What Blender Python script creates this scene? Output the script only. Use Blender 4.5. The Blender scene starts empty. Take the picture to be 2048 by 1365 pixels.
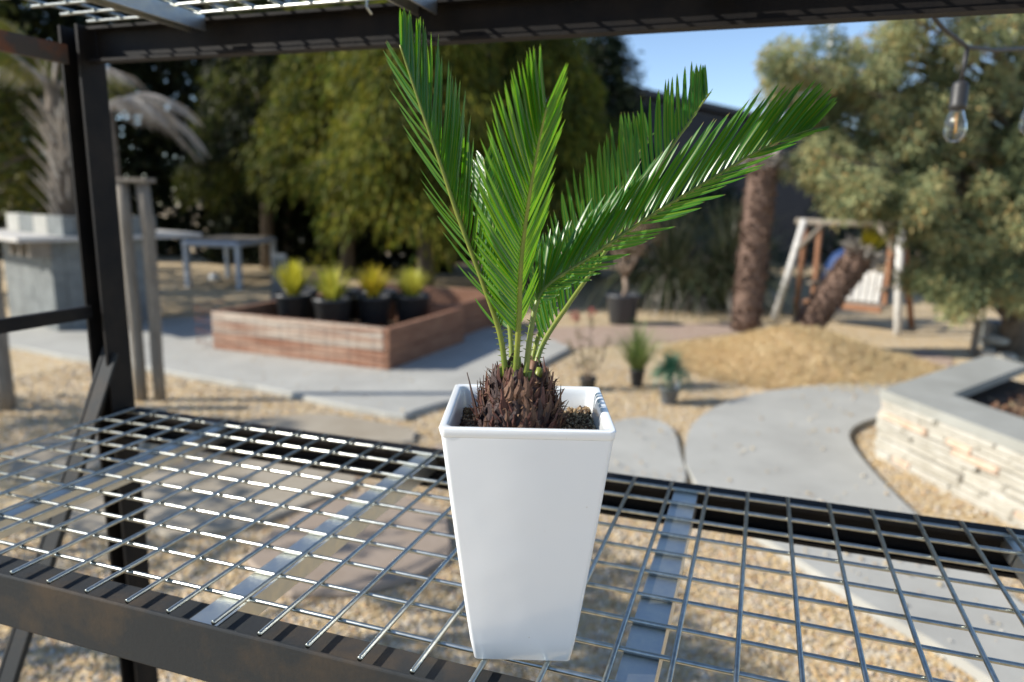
import bpy, math, random
import numpy as np
from mathutils import Vector, Matrix

SC = bpy.context.scene
C = SC.collection
R = math.radians
rnd = random.Random(7)
rng = np.random.default_rng(11)

# ------------------------------------------------------------------ camera
cam_d = bpy.data.cameras.new('camera')
cam = bpy.data.objects.new('camera', cam_d)
C.objects.link(cam)
cam.location = (0.4415, -0.955, 1.4315)
cam.rotation_euler = (Matrix.Rotation(R(18.77), 3, 'Z') @ Matrix.Rotation(R(78.94), 3, 'X') @ Matrix.Rotation(R(1.0), 3, 'Z')).to_euler()
cam_d.sensor_width = 36.0
cam_d.lens = 25.40
cam_d.clip_start = 0.02
cam_d.clip_end = 500
cam_d.dof.use_dof = True
cam_d.dof.focus_distance = 0.603
cam_d.dof.aperture_fstop = 4.1
SC.camera = cam

# ------------------------------------------------------------------ sky and sun
SUN_EL, SUN_AZ = 32.5, 23.0          # elevation; heading of the shadows from +X
to_sun = Vector((-math.cos(R(SUN_AZ)) * math.cos(R(SUN_EL)), -math.sin(R(SUN_AZ)) * math.cos(R(SUN_EL)), math.sin(R(SUN_EL))))
world = bpy.data.worlds.new('World')
SC.world = world
world.use_nodes = True
wn = world.node_tree
wn.nodes.clear()
sky_n = wn.nodes.new('ShaderNodeTexSky')
sky_n.sky_type = 'NISHITA'
sky_n.sun_disc = False
sky_n.sun_elevation = R(SUN_EL)
sky_n.sun_rotation = math.atan2(to_sun.x, to_sun.y)
sky_n.air_density = 0.9
sky_n.altitude = 1400
sky_n.dust_density = 0.25
sky_n.ozone_density = 1.3
bg = wn.nodes.new('ShaderNodeBackground')
bg.inputs['Strength'].default_value = 0.14
wo = wn.nodes.new('ShaderNodeOutputWorld')
wn.links.new(sky_n.outputs[0], bg.inputs['Color'])
wn.links.new(bg.outputs[0], wo.inputs['Surface'])
sd = bpy.data.lights.new('sun', 'SUN')
sd.energy = 4.7
sd.angle = R(0.53)
sd.color = (1.0, 0.95, 0.86)
sun = bpy.data.objects.new('sun', sd)
C.objects.link(sun)
sun.rotation_euler = (-to_sun).to_track_quat('-Z', 'Y').to_euler()
sun.location = to_sun * 30
vs = SC.view_settings
vs.view_transform = 'Standard'
vs.look = 'None'
vs.exposure = 0.56
vs.gamma = 1.0
vs.use_curve_mapping = False
SC.cycles.max_bounces = 8
SC.cycles.transparent_max_bounces = 12

# ------------------------------------------------------------------ helpers
def tag(o, label=None, cat=None, group=None, kind=None):
    if label: o['label'] = label
    if cat: o['category'] = cat
    if group: o['group'] = group
    if kind: o['kind'] = kind
    return o

def empty(name, loc=(0, 0, 0), rz=0.0, label=None, cat=None, group=None):
    o = bpy.data.objects.new(name, None)
    o.empty_display_size = 0.05
    C.objects.link(o)
    o.location = loc
    o.rotation_euler = (0, 0, rz)
    return tag(o, label, cat, group)

def link(name, me, parent=None, loc=None, rot=None):
    o = bpy.data.objects.new(name, me)
    C.objects.link(o)
    if parent is not None: o.parent = parent
    if loc is not None: o.location = loc
    if rot is not None: o.rotation_euler = rot
    return o

def copy_tree(o, parent=None):
    c = o.copy()
    C.objects.link(c)
    c.parent = parent
    for ch in list(o.children):
        copy_tree(ch, c)
    return c

def frame(d):
    d = Vector(d).normalized()
    a = Vector((0, 0, 1)) if abs(d.z) < 0.9 else Vector((1, 0, 0))
    u = d.cross(a).normalized()
    return u, d.cross(u).normalized()

class MB:
    def __init__(s): s.v, s.f, s.uv = [], [], {}
    def add(s, vs_, fs):
        n = len(s.v)
        s.v += [tuple(v) for v in vs_]
        s.f += [tuple(i + n for i in f) for f in fs]
        return s
    def box(s, a, b, bev=0.0):
        (x0, y0, z0), (x1, y1, z1) = a, b
        if bev <= 0:
            return s.add([(x0, y0, z0), (x1, y0, z0), (x1, y1, z0), (x0, y1, z0), (x0, y0, z1), (x1, y0, z1), (x1, y1, z1), (x0, y1, z1)],
                         [(0, 3, 2, 1), (4, 5, 6, 7), (0, 1, 5, 4), (1, 2, 6, 5), (2, 3, 7, 6), (3, 0, 4, 7)])
        def ring(z, i):
            return [(x0 + i, y0, z), (x1 - i, y0, z), (x1, y0 + i, z), (x1, y1 - i, z), (x1 - i, y1, z), (x0 + i, y1, z), (x0, y1 - i, z), (x0, y0 + i, z)]
        def inset(z, i):
            return [(x0 + i, y0 + i * .3, z), (x1 - i, y0 + i * .3, z), (x1 - i * .3, y0 + i, z), (x1 - i * .3, y1 - i, z), (x1 - i, y1 - i * .3, z), (x0 + i, y1 - i * .3, z), (x0 + i * .3, y1 - i, z), (x0 + i * .3, y0 + i, z)]
        def inn(z, i):
            return [(x0 + i, y0 + i, z), (x1 - i, y0 + i, z), (x1 - i, y0 + i, z), (x1 - i, y1 - i, z), (x1 - i, y1 - i, z), (x0 + i, y1 - i, z), (x0 + i, y1 - i, z), (x0 + i, y0 + i, z)]
        rs = [inset(z0, bev), ring(z0 + bev, bev), ring(z1 - bev, bev), inset(z1, bev)]
        vs_ = [p for r_ in rs for p in r_]
        fs = []
        for k in range(3):
            for i in range(8):
                j = (i + 1) % 8
                fs.append((k * 8 + i, k * 8 + j, k * 8 + 8 + j, k * 8 + 8 + i))
        fs.append(tuple(range(7, -1, -1)))
        fs.append(tuple(range(24, 32)))
        return s.add(vs_, fs)
    def tube(s, pts, rad, n=8, cap=True):
        pts = [Vector(p) for p in pts]
        m = len(pts)
        if not hasattr(rad, '__len__'): rad = [rad] * m
        vs_, fs = [], []
        u = None
        for k, p in enumerate(pts):
            d = (pts[min(k + 1, m - 1)] - pts[max(k - 1, 0)]).normalized()
            if u is None: u, w = frame(d)
            else:
                u = (u - d * u.dot(d)).normalized()
                w = d.cross(u)
            for i in range(n):
                a = 2 * math.pi * i / n
                vs_.append(p + (u * math.cos(a) + w * math.sin(a)) * rad[k])
        for k in range(m - 1):
            for i in range(n):
                j = (i + 1) % n
                fs.append((k * n + i, k * n + j, (k + 1) * n + j, (k + 1) * n + i))
        if cap:
            fs.append(tuple(range(n - 1, -1, -1)))
            fs.append(tuple(range((m - 1) * n, m * n)))
        return s.add(vs_, fs)
    def lathe(s, prof, n=24, c=(0, 0, 0)):
        vs_, fs = [], []
        for r_, z in prof:
            for i in range(n):
                a = 2 * math.pi * i / n
                vs_.append((c[0] + r_ * math.cos(a), c[1] + r_ * math.sin(a), c[2] + z))
        m = len(prof)
        for k in range(m - 1):
            for i in range(n):
                j = (i + 1) % n
                fs.append((k * n + i, k * n + j, (k + 1) * n + j, (k + 1) * n + i))
        fs.append(tuple(range(n - 1, -1, -1)))
        fs.append(tuple(range((m - 1) * n, m * n)))
        return s.add(vs_, fs)
    def prism(s, poly, z0, z1, bev=0.0):
        n = len(poly)
        rows = [(z0, 0)] + ([(z1 - bev, 0), (z1, bev)] if bev else [(z1, 0)])
        cx = sum(p[0] for p in poly) / n
        cy = sum(p[1] for p in poly) / n
        vs_ = []
        for z, i in rows:
            for x, y in poly:
                d = math.hypot(x - cx, y - cy) + 1e-9
                vs_.append((x - (x - cx) / d * i, y - (y - cy) / d * i, z))
        fs = []
        for k in range(len(rows) - 1):
            for i in range(n):
                j = (i + 1) % n
                fs.append((k * n + i, k * n + j, (k + 1) * n + j, (k + 1) * n + i))
        fs.append(tuple(range((len(rows) - 1) * n, len(rows) * n)))
        return s.add(vs_, fs)
    def mesh(s, name, mat, smooth=False, fix=True):
        me = bpy.data.meshes.new(name)
        me.from_pydata(s.v, [], s.f)
        if fix:
            import bmesh
            bm = bmesh.new(); bm.from_mesh(me)
            bmesh.ops.recalc_face_normals(bm, faces=bm.faces)
            bm.to_mesh(me); bm.free()
        if mat: me.materials.append(mat)
        if smooth:
            me.polygons.foreach_set('use_smooth', [True] * len(me.polygons))
        return me
    def build(s, name, mat, parent=None, smooth=False, loc=None, rot=None, fix=True):
        return link(name, s.mesh(name, mat, smooth, fix), parent, loc, rot)

def np_mesh(name, V, F, mat, smooth=False):
    """V n x 3 array, F m x k int array"""
    me = bpy.data.meshes.new(name)
    V = np.asarray(V, np.float32); F = np.asarray(F, np.int32)
    m, k = F.shape
    me.vertices.add(len(V)); me.vertices.foreach_set('co', V.ravel())
    me.loops.add(m * k); me.loops.foreach_set('vertex_index', F.ravel())
    me.polygons.add(m)
    me.polygons.foreach_set('loop_start', np.arange(0, m * k, k, dtype=np.int32))
    me.polygons.foreach_set('loop_total', np.full(m, k, np.int32))
    if smooth: me.polygons.foreach_set('use_smooth', np.ones(m, bool))
    me.update(calc_edges=True)
    if mat: me.materials.append(mat)
    return me

def norm(a): return a / (np.linalg.norm(a, axis=1, keepdims=True) + 1e-9)

def leaves_mesh(name, base, dirs, L, W, mat, droop=0.0):
    """kite-shaped leaves with a fold: base n x 3, dirs n x 3, L, W arrays"""
    n = len(base)
    d = norm(dirs)
    side = norm(np.cross(d, rng.normal(size=(n, 3))))
    nor = np.cross(side, d)
    L = np.broadcast_to(L, n)[:, None]; W = np.broadcast_to(W, n)[:, None]
    mid = base + d * L * 0.45 + nor * W * 0.15
    tip = base + d * L + np.array([0, 0, -1.0]) * L * droop
    V = np.stack([base, mid + side * W * .5, tip, mid - side * W * .5], 1).reshape(-1, 3)
    i = np.arange(n) * 4
    F = np.concatenate([np.stack([i, i + 1, i + 2, i + 3], 1)])
    return np_mesh(name, V, F, mat)

# ------------------------------------------------------------------ materials
def mat(name, col, rough=0.6, metal=0.0, col2=None, scale=20.0, bump=0.0, bscale=None, detail=6.0, spec=0.5, coat=0.0, contrast=(0.35, 0.65), coord='Object', stretch=None):
    m = bpy.data.materials.new(name)
    m.use_nodes = True
    nt = m.node_tree
    p = nt.nodes['Principled BSDF']
    p.inputs['Base Color'].default_value = (*col, 1)
    p.inputs['Roughness'].default_value = rough
    p.inputs['Metallic'].default_value = metal
    p.inputs['Specular IOR Level'].default_value = spec
    p.inputs['Coat Weight'].default_value = coat
    tc = nt.nodes.new('ShaderNodeTexCoord')
    src = tc.outputs[coord]
    if stretch:
        mp = nt.nodes.new('ShaderNodeMapping')
        mp.inputs['Scale'].default_value = stretch
        nt.links.new(src, mp.inputs['Vector'])
        src = mp.outputs[0]
    if col2 is not None:
        nz = nt.nodes.new('ShaderNodeTexNoise')
        nz.inputs['Scale'].default_value = scale
        nz.inputs['Detail'].default_value = detail
        nz.inputs['Roughness'].default_value = 0.65
        nt.links.new(src, nz.inputs['Vector'])
        cr = nt.nodes.new('ShaderNodeValToRGB')
        cr.color_ramp.elements[0].position = contrast[0]
        cr.color_ramp.elements[1].position = contrast[1]
        cr.color_ramp.elements[0].color = (*col, 1)
        cr.color_ramp.elements[1].color = (*col2, 1)
        nt.links.new(nz.outputs['Fac'], cr.inputs[0])
        nt.links.new(cr.outputs[0], p.inputs['Base Color'])
    if bump:
        nb = nt.nodes.new('ShaderNodeTexNoise')
        nb.inputs['Scale'].default_value = bscale or scale * 3
        nb.inputs['Detail'].default_value = 8
        nt.links.new(src, nb.inputs['Vector'])
        b = nt.nodes.new('ShaderNodeBump')
        b.inputs['Strength'].default_value = bump
        b.inputs['Distance'].default_value = min(0.01, 0.3 / (bscale or scale * 3))
        nt.links.new(nb.outputs['Fac'], b.inputs['Height'])
        nt.links.new(b.outputs[0], p.inputs['Normal'])
    return m

def leaf_mat(name, cols, rough=0.5, trans=0.35, tcol=None, spec=0.4):
    """colour varies from leaf to leaf (random per island); diffuse + light passing through"""
    m = bpy.data.materials.new(name)
    m.use_nodes = True
    nt = m.node_tree
    p = nt.nodes['Principled BSDF']
    out = nt.nodes['Material Output']
    g = nt.nodes.new('ShaderNodeNewGeometry')
    cr = nt.nodes.new('ShaderNodeValToRGB')
    el = cr.color_ramp.elements
    while len(el) < len(cols): el.new(0.5)
    for k, c in enumerate(cols):
        el[k].position = k / max(1, len(cols) - 1)
        el[k].color = (*c, 1)
    nt.links.new(g.outputs['Random Per Island'], cr.inputs[0])
    nt.links.new(cr.outputs[0], p.inputs['Base Color'])
    p.inputs['Roughness'].default_value = rough
    p.inputs['Specular IOR Level'].default_value = spec
    if trans > 0:
        t = nt.nodes.new('ShaderNodeBsdfTranslucent')
        mx = nt.nodes.new('ShaderNodeMixShader')
        mx.inputs[0].default_value = trans
        if tcol: t.inputs['Color'].default_value = (*tcol, 1)
        else: nt.links.new(cr.outputs[0], t.inputs['Color'])
        nt.links.new(p.outputs[0], mx.inputs[1])
        nt.links.new(t.outputs[0], mx.inputs[2])
        nt.links.new(mx.outputs[0], out.inputs['Surface'])
    return m

def stone_field_mat(name, cols, scale, bump=0.6, big=0.6):
    """gravel: voronoi cells each with its own colour and a rounded bump"""
    m = bpy.data.materials.new(name)
    m.use_nodes = True
    nt = m.node_tree
    p = nt.nodes['Principled BSDF']
    p.inputs['Roughness'].default_value = 0.85
    tc = nt.nodes.new('ShaderNodeTexCoord')
    v = nt.nodes.new('ShaderNodeTexVoronoi')
    v.inputs['Scale'].default_value = scale
    nt.links.new(tc.outputs['Object'], v.inputs['Vector'])
    sp = nt.nodes.new('ShaderNodeSeparateColor')
    nt.links.new(v.outputs['Color'], sp.inputs[0])
    cr = nt.nodes.new('ShaderNodeValToRGB')
    el = cr.color_ramp.elements
    while len(el) < len(cols): el.new(0.5)
    for k, c in enumerate(cols):
        el[k].position = k / (len(cols) - 1); el[k].color = (*c, 1)
    nt.links.new(sp.outputs[0], cr.inputs[0])
    nz = nt.nodes.new('ShaderNodeTexNoise')
    nz.inputs['Scale'].default_value = big
    nz.inputs['Detail'].default_value = 5
    nt.links.new(tc.outputs['Object'], nz.inputs['Vector'])
    mr = nt.nodes.new('ShaderNodeMapRange')
    mr.inputs[1].default_value = .3; mr.inputs[2].default_value = .7
    mr.inputs[3].default_value = .78; mr.inputs[4].default_value = 1.18
    nt.links.new(nz.outputs['Fac'], mr.inputs[0])
    mx = nt.nodes.new('ShaderNodeMix')
    mx.data_type = 'RGBA'; mx.blend_type = 'MULTIPLY'
    mx.inputs[0].default_value = 1
    nt.links.new(cr.outputs[0], mx.inputs[6])
    nt.links.new(mr.outputs[0], mx.inputs[7])
    nt.links.new(mx.outputs[2], p.inputs['Base Color'])
    b = nt.nodes.new('ShaderNodeBump')
    b.invert = True
    b.inputs['Strength'].default_value = bump
    b.inputs['Distance'].default_value = 0.012
    nt.links.new(v.outputs['Distance'], b.inputs['Height'])
    nt.links.new(b.outputs[0], p.inputs['Normal'])
    return m

GRAVEL = [(.36, .23, .105), (.52, .38, .19), (.62, .48, .27), (.46, .30, .145), (.66, .57, .42), (.40, .34, .27)]
M_gravel = stone_field_mat('gravel_ground', GRAVEL, 62)
M_pebble = leaf_mat('pebble', GRAVEL + [(.62, .57, .48), (.42, .22, .10)], rough=.7, trans=0)
M_conc = mat('concrete', (.335, .325, .29), .85, col2=(.44, .43, .385), scale=2.2, bump=.2, bscale=120, detail=12, contrast=(.3, .7))
M_conc_cap = mat('cap_concrete', (.27, .265, .23), .85, col2=(.35, .345, .305), scale=2.5, bump=.15, bscale=90)
M_block = mat('block_concrete', (.13, .14, .137), .9, col2=(.21, .225, .218), scale=5, bump=.3, bscale=160)
M_sand = mat('sandstone', (.30, .25, .18), .85, col2=(.37, .32, .245), scale=3.0, bump=.2, bscale=60)
M_sandb = mat('brown_sandstone', (.27, .205, .15), .85, col2=(.34, .27, .21), scale=3.5, bump=.25, bscale=40)
M_brick = mat('red_paver', (.33, .23, .17), .9, col2=(.41, .31, .24), scale=14, bump=.3)
M_limestone = mat('limestone', (.37, .34, .275), .85, col2=(.50, .47, .40), scale=9, bump=.6, bscale=30)
M_limeor = mat('orange_limestone', (.52, .33, .21), .85, col2=(.62, .52, .42), scale=9, bump=.6, bscale=30)
M_soil = mat('soil', (.045, .028, .016), .95, col2=(.11, .07, .04), scale=60, bump=.8, bscale=200)
M_galv = mat('galvanised_wire', (.55, .56, .52), .31, 1.0, col2=(.38, .40, .37), scale=90)
M_galvbar = mat('galvanised_bar', (.50, .53, .54), .42, 1.0, col2=(.66, .65, .58), scale=30)
M_steel = mat('black_steel', (.007, .007, .008), .6, 0.0, spec=.16, col2=(.018, .015, .013), scale=16, bump=.15, bscale=160, detail=9)
M_steelw = mat('weathered_steel', (.027, .029, .030), .66, 0.0, spec=.22, col2=(.080, .056, .034), scale=6, bump=.25, bscale=240, detail=10, contrast=(.5, .72))
M_rusty = mat('rusty_steel', (.05, .045, .04), .7, 0.0, col2=(.16, .055, .02), scale=9, bump=.2, contrast=(.45, .6))
M_rust = mat('rust', (.16, .06, .035), .9, 0.0, col2=(.26, .10, .05), scale=40)
M_pot = mat('white_plastic', (.86, .88, .89), .17, spec=.5, coat=.4, col2=(.89, .90, .905), scale=14, bump=.0)
_nt = M_pot.node_tree; _p = _nt.nodes['Principled BSDF']
_tc = _nt.nodes.new('ShaderNodeTexCoord')
_n1 = _nt.nodes.new('ShaderNodeTexNoise'); _n1.inputs['Scale'].default_value = 420; _n1.inputs['Detail'].default_value = 2
_cr = _nt.nodes.new('ShaderNodeValToRGB'); _cr.color_ramp.elements[0].position = .76; _cr.color_ramp.elements[1].position = .80
_cr.color_ramp.elements[0].color = (.87, .89, .90, 1); _cr.color_ramp.elements[1].color = (.62, .58, .53, 1)
_nt.links.new(_tc.outputs['Object'], _n1.inputs['Vector']); _nt.links.new(_n1.outputs['Fac'], _cr.inputs[0]); _nt.links.new(_cr.outputs[0], _p.inputs['Base Color'])
_n2 = _nt.nodes.new('ShaderNodeTexNoise'); _n2.inputs['Scale'].default_value = 22; _n2.inputs['Detail'].default_value = 1
_b = _nt.nodes.new('ShaderNodeBump'); _b.inputs['Strength'].default_value = .35; _b.inputs['Distance'].default_value = .002
_nt.links.new(_tc.outputs['Object'], _n2.inputs['Vector']); _nt.links.new(_n2.outputs['Fac'], _b.inputs['Height']); _nt.links.new(_b.outputs[0], _p.inputs['Normal'])
M_black = mat('black_plastic', (.022, .024, .026), .38, col2=(.035, .036, .038), scale=30)
M_greypl = mat('grey_plastic', (.10, .11, .12), .5, col2=(.13, .14, .145), scale=30)
M_oldwood = mat('weathered_wood', (.16, .135, .105), .85, col2=(.27, .235, .19), scale=9, bump=.4, stretch=(6, 6, .6))
M_whitewood = mat('whitewashed_wood', (.52, .50, .46), .8, col2=(.70, .68, .64), scale=7, bump=.4, stretch=(4, 4, .8))
M_redwood = mat('orange_brown_wood', (.22, .10, .05), .75, col2=(.34, .17, .09), scale=10, bump=.3)
M_boxred = mat('red_stained_timber', (.19, .085, .048), .8, col2=(.30, .155, .09), scale=5, bump=.4, stretch=(1, 1, 5))
M_boxpale = mat('flaking_white_timber', (.30, .15, .09), .8, col2=(.56, .47, .37), scale=4, bump=.5, contrast=(.36, .56), detail=12, stretch=(.25, .25, 6.5))
M_boxpale2 = mat('flaking_red_timber', (.28, .12, .065), .8, col2=(.50, .34, .24), scale=4, bump=.5, contrast=(.42, .62), detail=12, stretch=(.25, .25, 6.5))
M_greymetal = mat('pale_grey_paint', (.42, .46, .52), .45, col2=(.5, .53, .57), scale=12)
M_bark = mat('bark', (.10, .075, .055), .9, col2=(.2, .16, .12), scale=18, bump=.8, stretch=(3, 3, .7))
M_barkpale = mat('pale_bark', (.26, .19, .14), .9, col2=(.36, .27, .2), scale=24, bump=.8)
M_palmbark = mat('palm_bark', (.125, .078, .056), .95, col2=(.18, .115, .085), scale=60, bump=.9, bscale=90)
M_deadleaf = leaf_mat('dead_frond', [(.24, .21, .18), (.48, .44, .39), (.34, .30, .26), (.56, .53, .48)], rough=.8, trans=.15)
M_house = mat('grey_siding', (.13, .13, .15), .8, col2=(.16, .16, .175), scale=6)
M_roof = mat('dark_roof', (.022, .024, .03), .7, col2=(.032, .034, .04), scale=8)
M_white = mat('white_paint', (.78, .78, .76), .5)
M_rubber = mat('black_rubber', (.03, .028, .026), .5)

# ------------------------------------------------------------------ ground, paths
b = MB()
b.add([(-70, -30, 0), (70, -30, 0), (70, 90, 0), (-70, 90, 0)], [(0, 1, 2, 3)])
ground = tag(b.build('ground', M_gravel), 'tan gravel ground of the garden', None, None, 'structure')

def smooth_poly(p, it=2):
    for _ in range(it):
        q = []
        for i in range(len(p)):
            a, c = p[i], p[(i + 1) % len(p)]
            q += [(a[0] * .75 + c[0] * .25, a[1] * .75 + c[1] * .25), (a[0] * .25 + c[0] * .75, a[1] * .25 + c[1] * .75)]
        p = q
    return p

P_left = [(-7.6, 3.9), (-5.85, 3.70), (-4.91, 3.55), (-4.03, 3.50), (-3.2, 3.38), (-2.66, 3.30), (-2.04, 3.15), (-1.68, 3.10), (-1.56, 3.5), (-1.42, 3.9),
          (-1.33, 4.4), (-1.22, 5.71), (-1.45, 5.97), (-1.85, 6.08), (-2.3, 6.45), (-3.5, 6.3), (-5.0, 6.1), (-5.54, 5.77), (-5.89, 5.42), (-6.0, 4.75), (-7.4, 4.35)]
P_right = smooth_poly([(.42, 2.25), (.16, 2.75), (.10, 3.3), (.12, 3.75), (.26, 4.22), (.52, 4.66), (.85, 4.98), (1.2, 5.25), (1.7, 5.55), (2.6, 5.9), (3.0, 5.2),
           (2.2, 4.75), (1.55, 4.45), (1.28, 4.28), (1.12, 4.05), (1.04, 3.8), (1.05, 3.5), (1.10, 3.15), (1.18, 2.75), (1.31, 2.25), (1.46, 1.8), (1.9, 1.0), (1.75, .7), (1.3, 1.22), (1.10, 1.50), (.90, 1.68), (.70, 1.93), (.55, 2.1)], 1)
P_step = smooth_poly([(-.24, 2.45), (-.42, 3.0), (-.42, 3.42), (-.32, 3.64), (-.19, 3.72), (-.06, 3.66), (.04, 3.45), (.10, 3.1), (.2, 2.6), (.05, 2.35)], 2)
P_brick = [(-2.3, 6.4), (-1.62, 7.01), (-.57, 7.68), (.27, 8.2), (.29, 7.5), (-.41, 6.55), (-1.26, 5.85), (-1.6, 6.05), (-1.9, 6.12)]
P_brick2 = smooth_poly([(2.05, 7.3), (2.3, 7.0), (2.16, 6.37), (1.75, 5.8), (1.44, 5.48), (1.2, 5.35), (1.5, 5.85), (1.84, 6.33), (1.9, 6.9)], 1)
slabs = [('paving_stone', [(-2.63, 1.69), (-2.28, 2.02), (-1.8, 2.34), (-1.34, 2.06), (-1.56, 1.45), (-1.82, 1.23)], M_sand),
         ('paving_stone', [(-1.44, 1.24), (-1.43, 1.78), (-1.25, 2.02), (-.81, 1.89), (-.63, 1.51), (-.7, 1.31), (-.87, 1.12), (-1.08, 1.05)], M_sandb),
         ('paving_stone', [(-2.43, 1.2), (-2.62, 1.42), (-2.48, 1.55), (-2.12, 1.45), (-1.96, 1.23), (-2.17, 1.12)], M_sand),
         ('paving_stone', [(-2.63, 2.64), (-2.24, 3.01), (-1.46, 2.92), (-1.40, 2.69), (-1.94, 2.50), (-2.49, 2.48)], M_sand),
         ('paving_stone', [(-1.25, 2.75), (-.85, 2.95), (-.55, 2.8), (-.6, 2.45), (-1.0, 2.3), (-1.3, 2.45)], M_sandb),
         ('paving_stone', [(-3.47, 1.84), (-3.08, 2.25), (-2.78, 2.12), (-2.75, 1.66), (-3.05, 1.45)], M_sand)]
def jag(poly, k=3, a=.025):
    out = []
    for i in range(len(poly)):
        p, q = poly[i], poly[(i + 1) % len(poly)]
        for j in range(k):
            t = j / k
            out.append((p[0] + (q[0] - p[0]) * t + rnd.uniform(-a, a), p[1] + (q[1] - p[1]) * t + rnd.uniform(-a, a)))
    return out
tag(MB().prism(jag(P_left, 3, .02), -.05, .045, .012).build('concrete_path', M_conc), 'pale concrete path running past the timber planter', None, None, 'structure')
tag(MB().prism(P_right, -.05, .04, .0).build('concrete_path', M_conc), 'curved concrete path beside the limestone wall', None, None, 'structure')
tag(MB().prism(P_step, -.05, .03, .01).build('concrete_path', M_conc), 'round-ended concrete stepping slab behind the white pot', None, None, 'structure')
pv = tag(MB().prism(P_brick, -.05, .006).build('paver_path', M_brick), 'reddish paver path crossing behind the planter', None, None, 'structure')
pv2 = tag(MB().prism(P_brick2, -.05, .006).build('paver_path', M_brick), 'brown paver path curving behind the straw mound', None, None, 'structure')
for nm, p, m_ in slabs:
    MB().prism(smooth_poly(jag(p, 2, .02), 1), -.04, .028, .012).build(nm, m_, ground)

def in_poly(x, y, poly):
    r_ = np.zeros(len(x), bool)
    n = len(poly)
    for i in range(n):
        (x0, y0), (x1, y1) = poly[i], poly[(i + 1) % n]
        c_ = ((y0 > y) != (y1 > y)) & (x < (x1 - x0) * (y - y0) / ((y1 - y0) + 1e-12) + x0)
        r_ ^= c_
    return r_

# loose pebbles near the rack
def pebbles(n, x0, x1, y0, y1, smin, smax):
    x = rng.uniform(x0, x1, n); y = rng.uniform(y0, y1, n)
    keep = ~(in_poly(x, y, P_left) | in_poly(x, y, P_right) | in_poly(x, y, P_step))
    onpath = ~keep & (rng.random(n) < .018)
    keep |= onpath
    for _, p, _m in slabs: keep &= ~in_poly(x, y, [(sum(q[0] for q in p) / len(p) + (a - sum(q[0] for q in p) / len(p)) * .93, sum(q[1] for q in p) / len(p) + (c - sum(q[1] for q in p) / len(p)) * .93) for a, c in p])
    x, y, onpath = x[keep], y[keep], onpath[keep]
    n = len(x)
    s = rng.uniform(smin, smax, n)
    octa = np.array([(1, 0, 0), (-1, 0, 0), (0, 1, 0), (0, -1, 0), (0, 0, 1), (0, 0, -1)], float)
    V = octa[None] * s[:, None, None] * rng.uniform(.6, 1.15, (n, 6, 1)) * np.stack([np.ones(n), rng.uniform(.7, 1, n), rng.uniform(.45, .75, n)], 1)[:, None, :]
    V += rng.normal(0, .12, V.shape) * s[:, None, None]
    a = rng.uniform(0, 6.28, n); ca, sa = np.cos(a), np.sin(a)
    X = V[:, :, 0] * ca[:, None] - V[:, :, 1] * sa[:, None]
    Y = V[:, :, 0] * sa[:, None] + V[:, :, 1] * ca[:, None]
    V[:, :, 0] = X + x[:, None]; V[:, :, 1] = Y + y[:, None]; V[:, :, 2] += (s * .25 + np.where(onpath, .045, 0.0))[:, None]
    F = np.array([(0, 2, 4), (2, 1, 4), (1, 3, 4), (3, 0, 4), (2, 0, 5), (1, 2, 5), (3, 1, 5), (0, 3, 5)])
    F = (F[None] + (np.arange(n) * 6)[:, None, None]).reshape(-1, 3)
    return V.reshape(-1, 3), F
V1, F1 = pebbles(52000, -2.7, 1.5, .35, 2.7, .005, .012)
V2, F2 = pebbles(38000, -5.0, 1.8, 1.6, 5.2, .007, .015)
tag(link('gravel', np_mesh('gravel', np.concatenate([V1, V2]), np.concatenate([F1, F2 + len(V1)]), M_pebble, True)), 'loose tan and cream pebbles of the gravel ground', None, None, 'stuff')

# ------------------------------------------------------------------ house, far things
hs = empty('house', (-2.96, 16.9, 0), math.atan2(1.0, 2.96), 'dark grey house with a sloping black roof behind the trees', 'house')
b = MB(); b.add([(-1.2, 0, 0), (9, 0, 0), (9, 0, 2.25), (.15, 0, 3.92), (-1.2, 0, 4.0), (-1.2, 6, 0), (9, 6, 0), (9, 6, 2.25), (.15, 6, 3.92), (-1.2, 6, 4.0)],
                [(0, 1, 2, 3, 4), (9, 8, 7, 6, 5), (0, 4, 9, 5), (1, 6, 7, 2), (0, 5, 6, 1)])
b.build('wall', M_house, hs)
b = MB(); b.add([(.9, -.45, 3.30), (.15, -.45, 4.02), (-1.5, -.45, 4.12), (-1.5, -.45, 4.0), (.1, -.45, 3.9), (.8, -.45, 3.24)], [(0, 1, 2, 3, 4, 5)])
b = MB()
for y0, y1 in ((-.35, 6.2),):
    b.add([(-1.5, y0, 4.02), (.15, y0, 3.94), (9.3, y0, 2.22), (9.3, y0, 2.36), (.17, y0, 4.09), (-1.5, y0, 4.17),
           (-1.5, y1, 4.02), (.15, y1, 3.94), (9.3, y1, 2.22), (9.3, y1, 2.36), (.17, y1, 4.09), (-1.5, y1, 4.17)],
          [(0, 1, 4, 5), (1, 2, 3, 4), (11, 10, 7, 6), (10, 9, 8, 7), (5, 4, 10, 11), (4, 3, 9, 10), (0, 6, 7, 1), (1, 7, 8, 2), (2, 8, 9, 3), (0, 5, 11, 6)])
b.build('roof', M_roof, hs)
b = MB(); b.add([(.62, -.02, 0), (8.9, -.02, 0), (8.9, -.02, 2.2), (.62, -.02, 3.74), (.62, -.25, 0), (8.9, -.25, 0), (8.9, -.25, 2.2), (.62, -.25, 3.74)], [(4, 5, 6, 7), (0, 3, 2, 1), (0, 1, 5, 4), (1, 2, 6, 5), (2, 3, 7, 6), (3, 0, 4, 7)]); b.build('dark_cladding', M_roof, hs)
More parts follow.
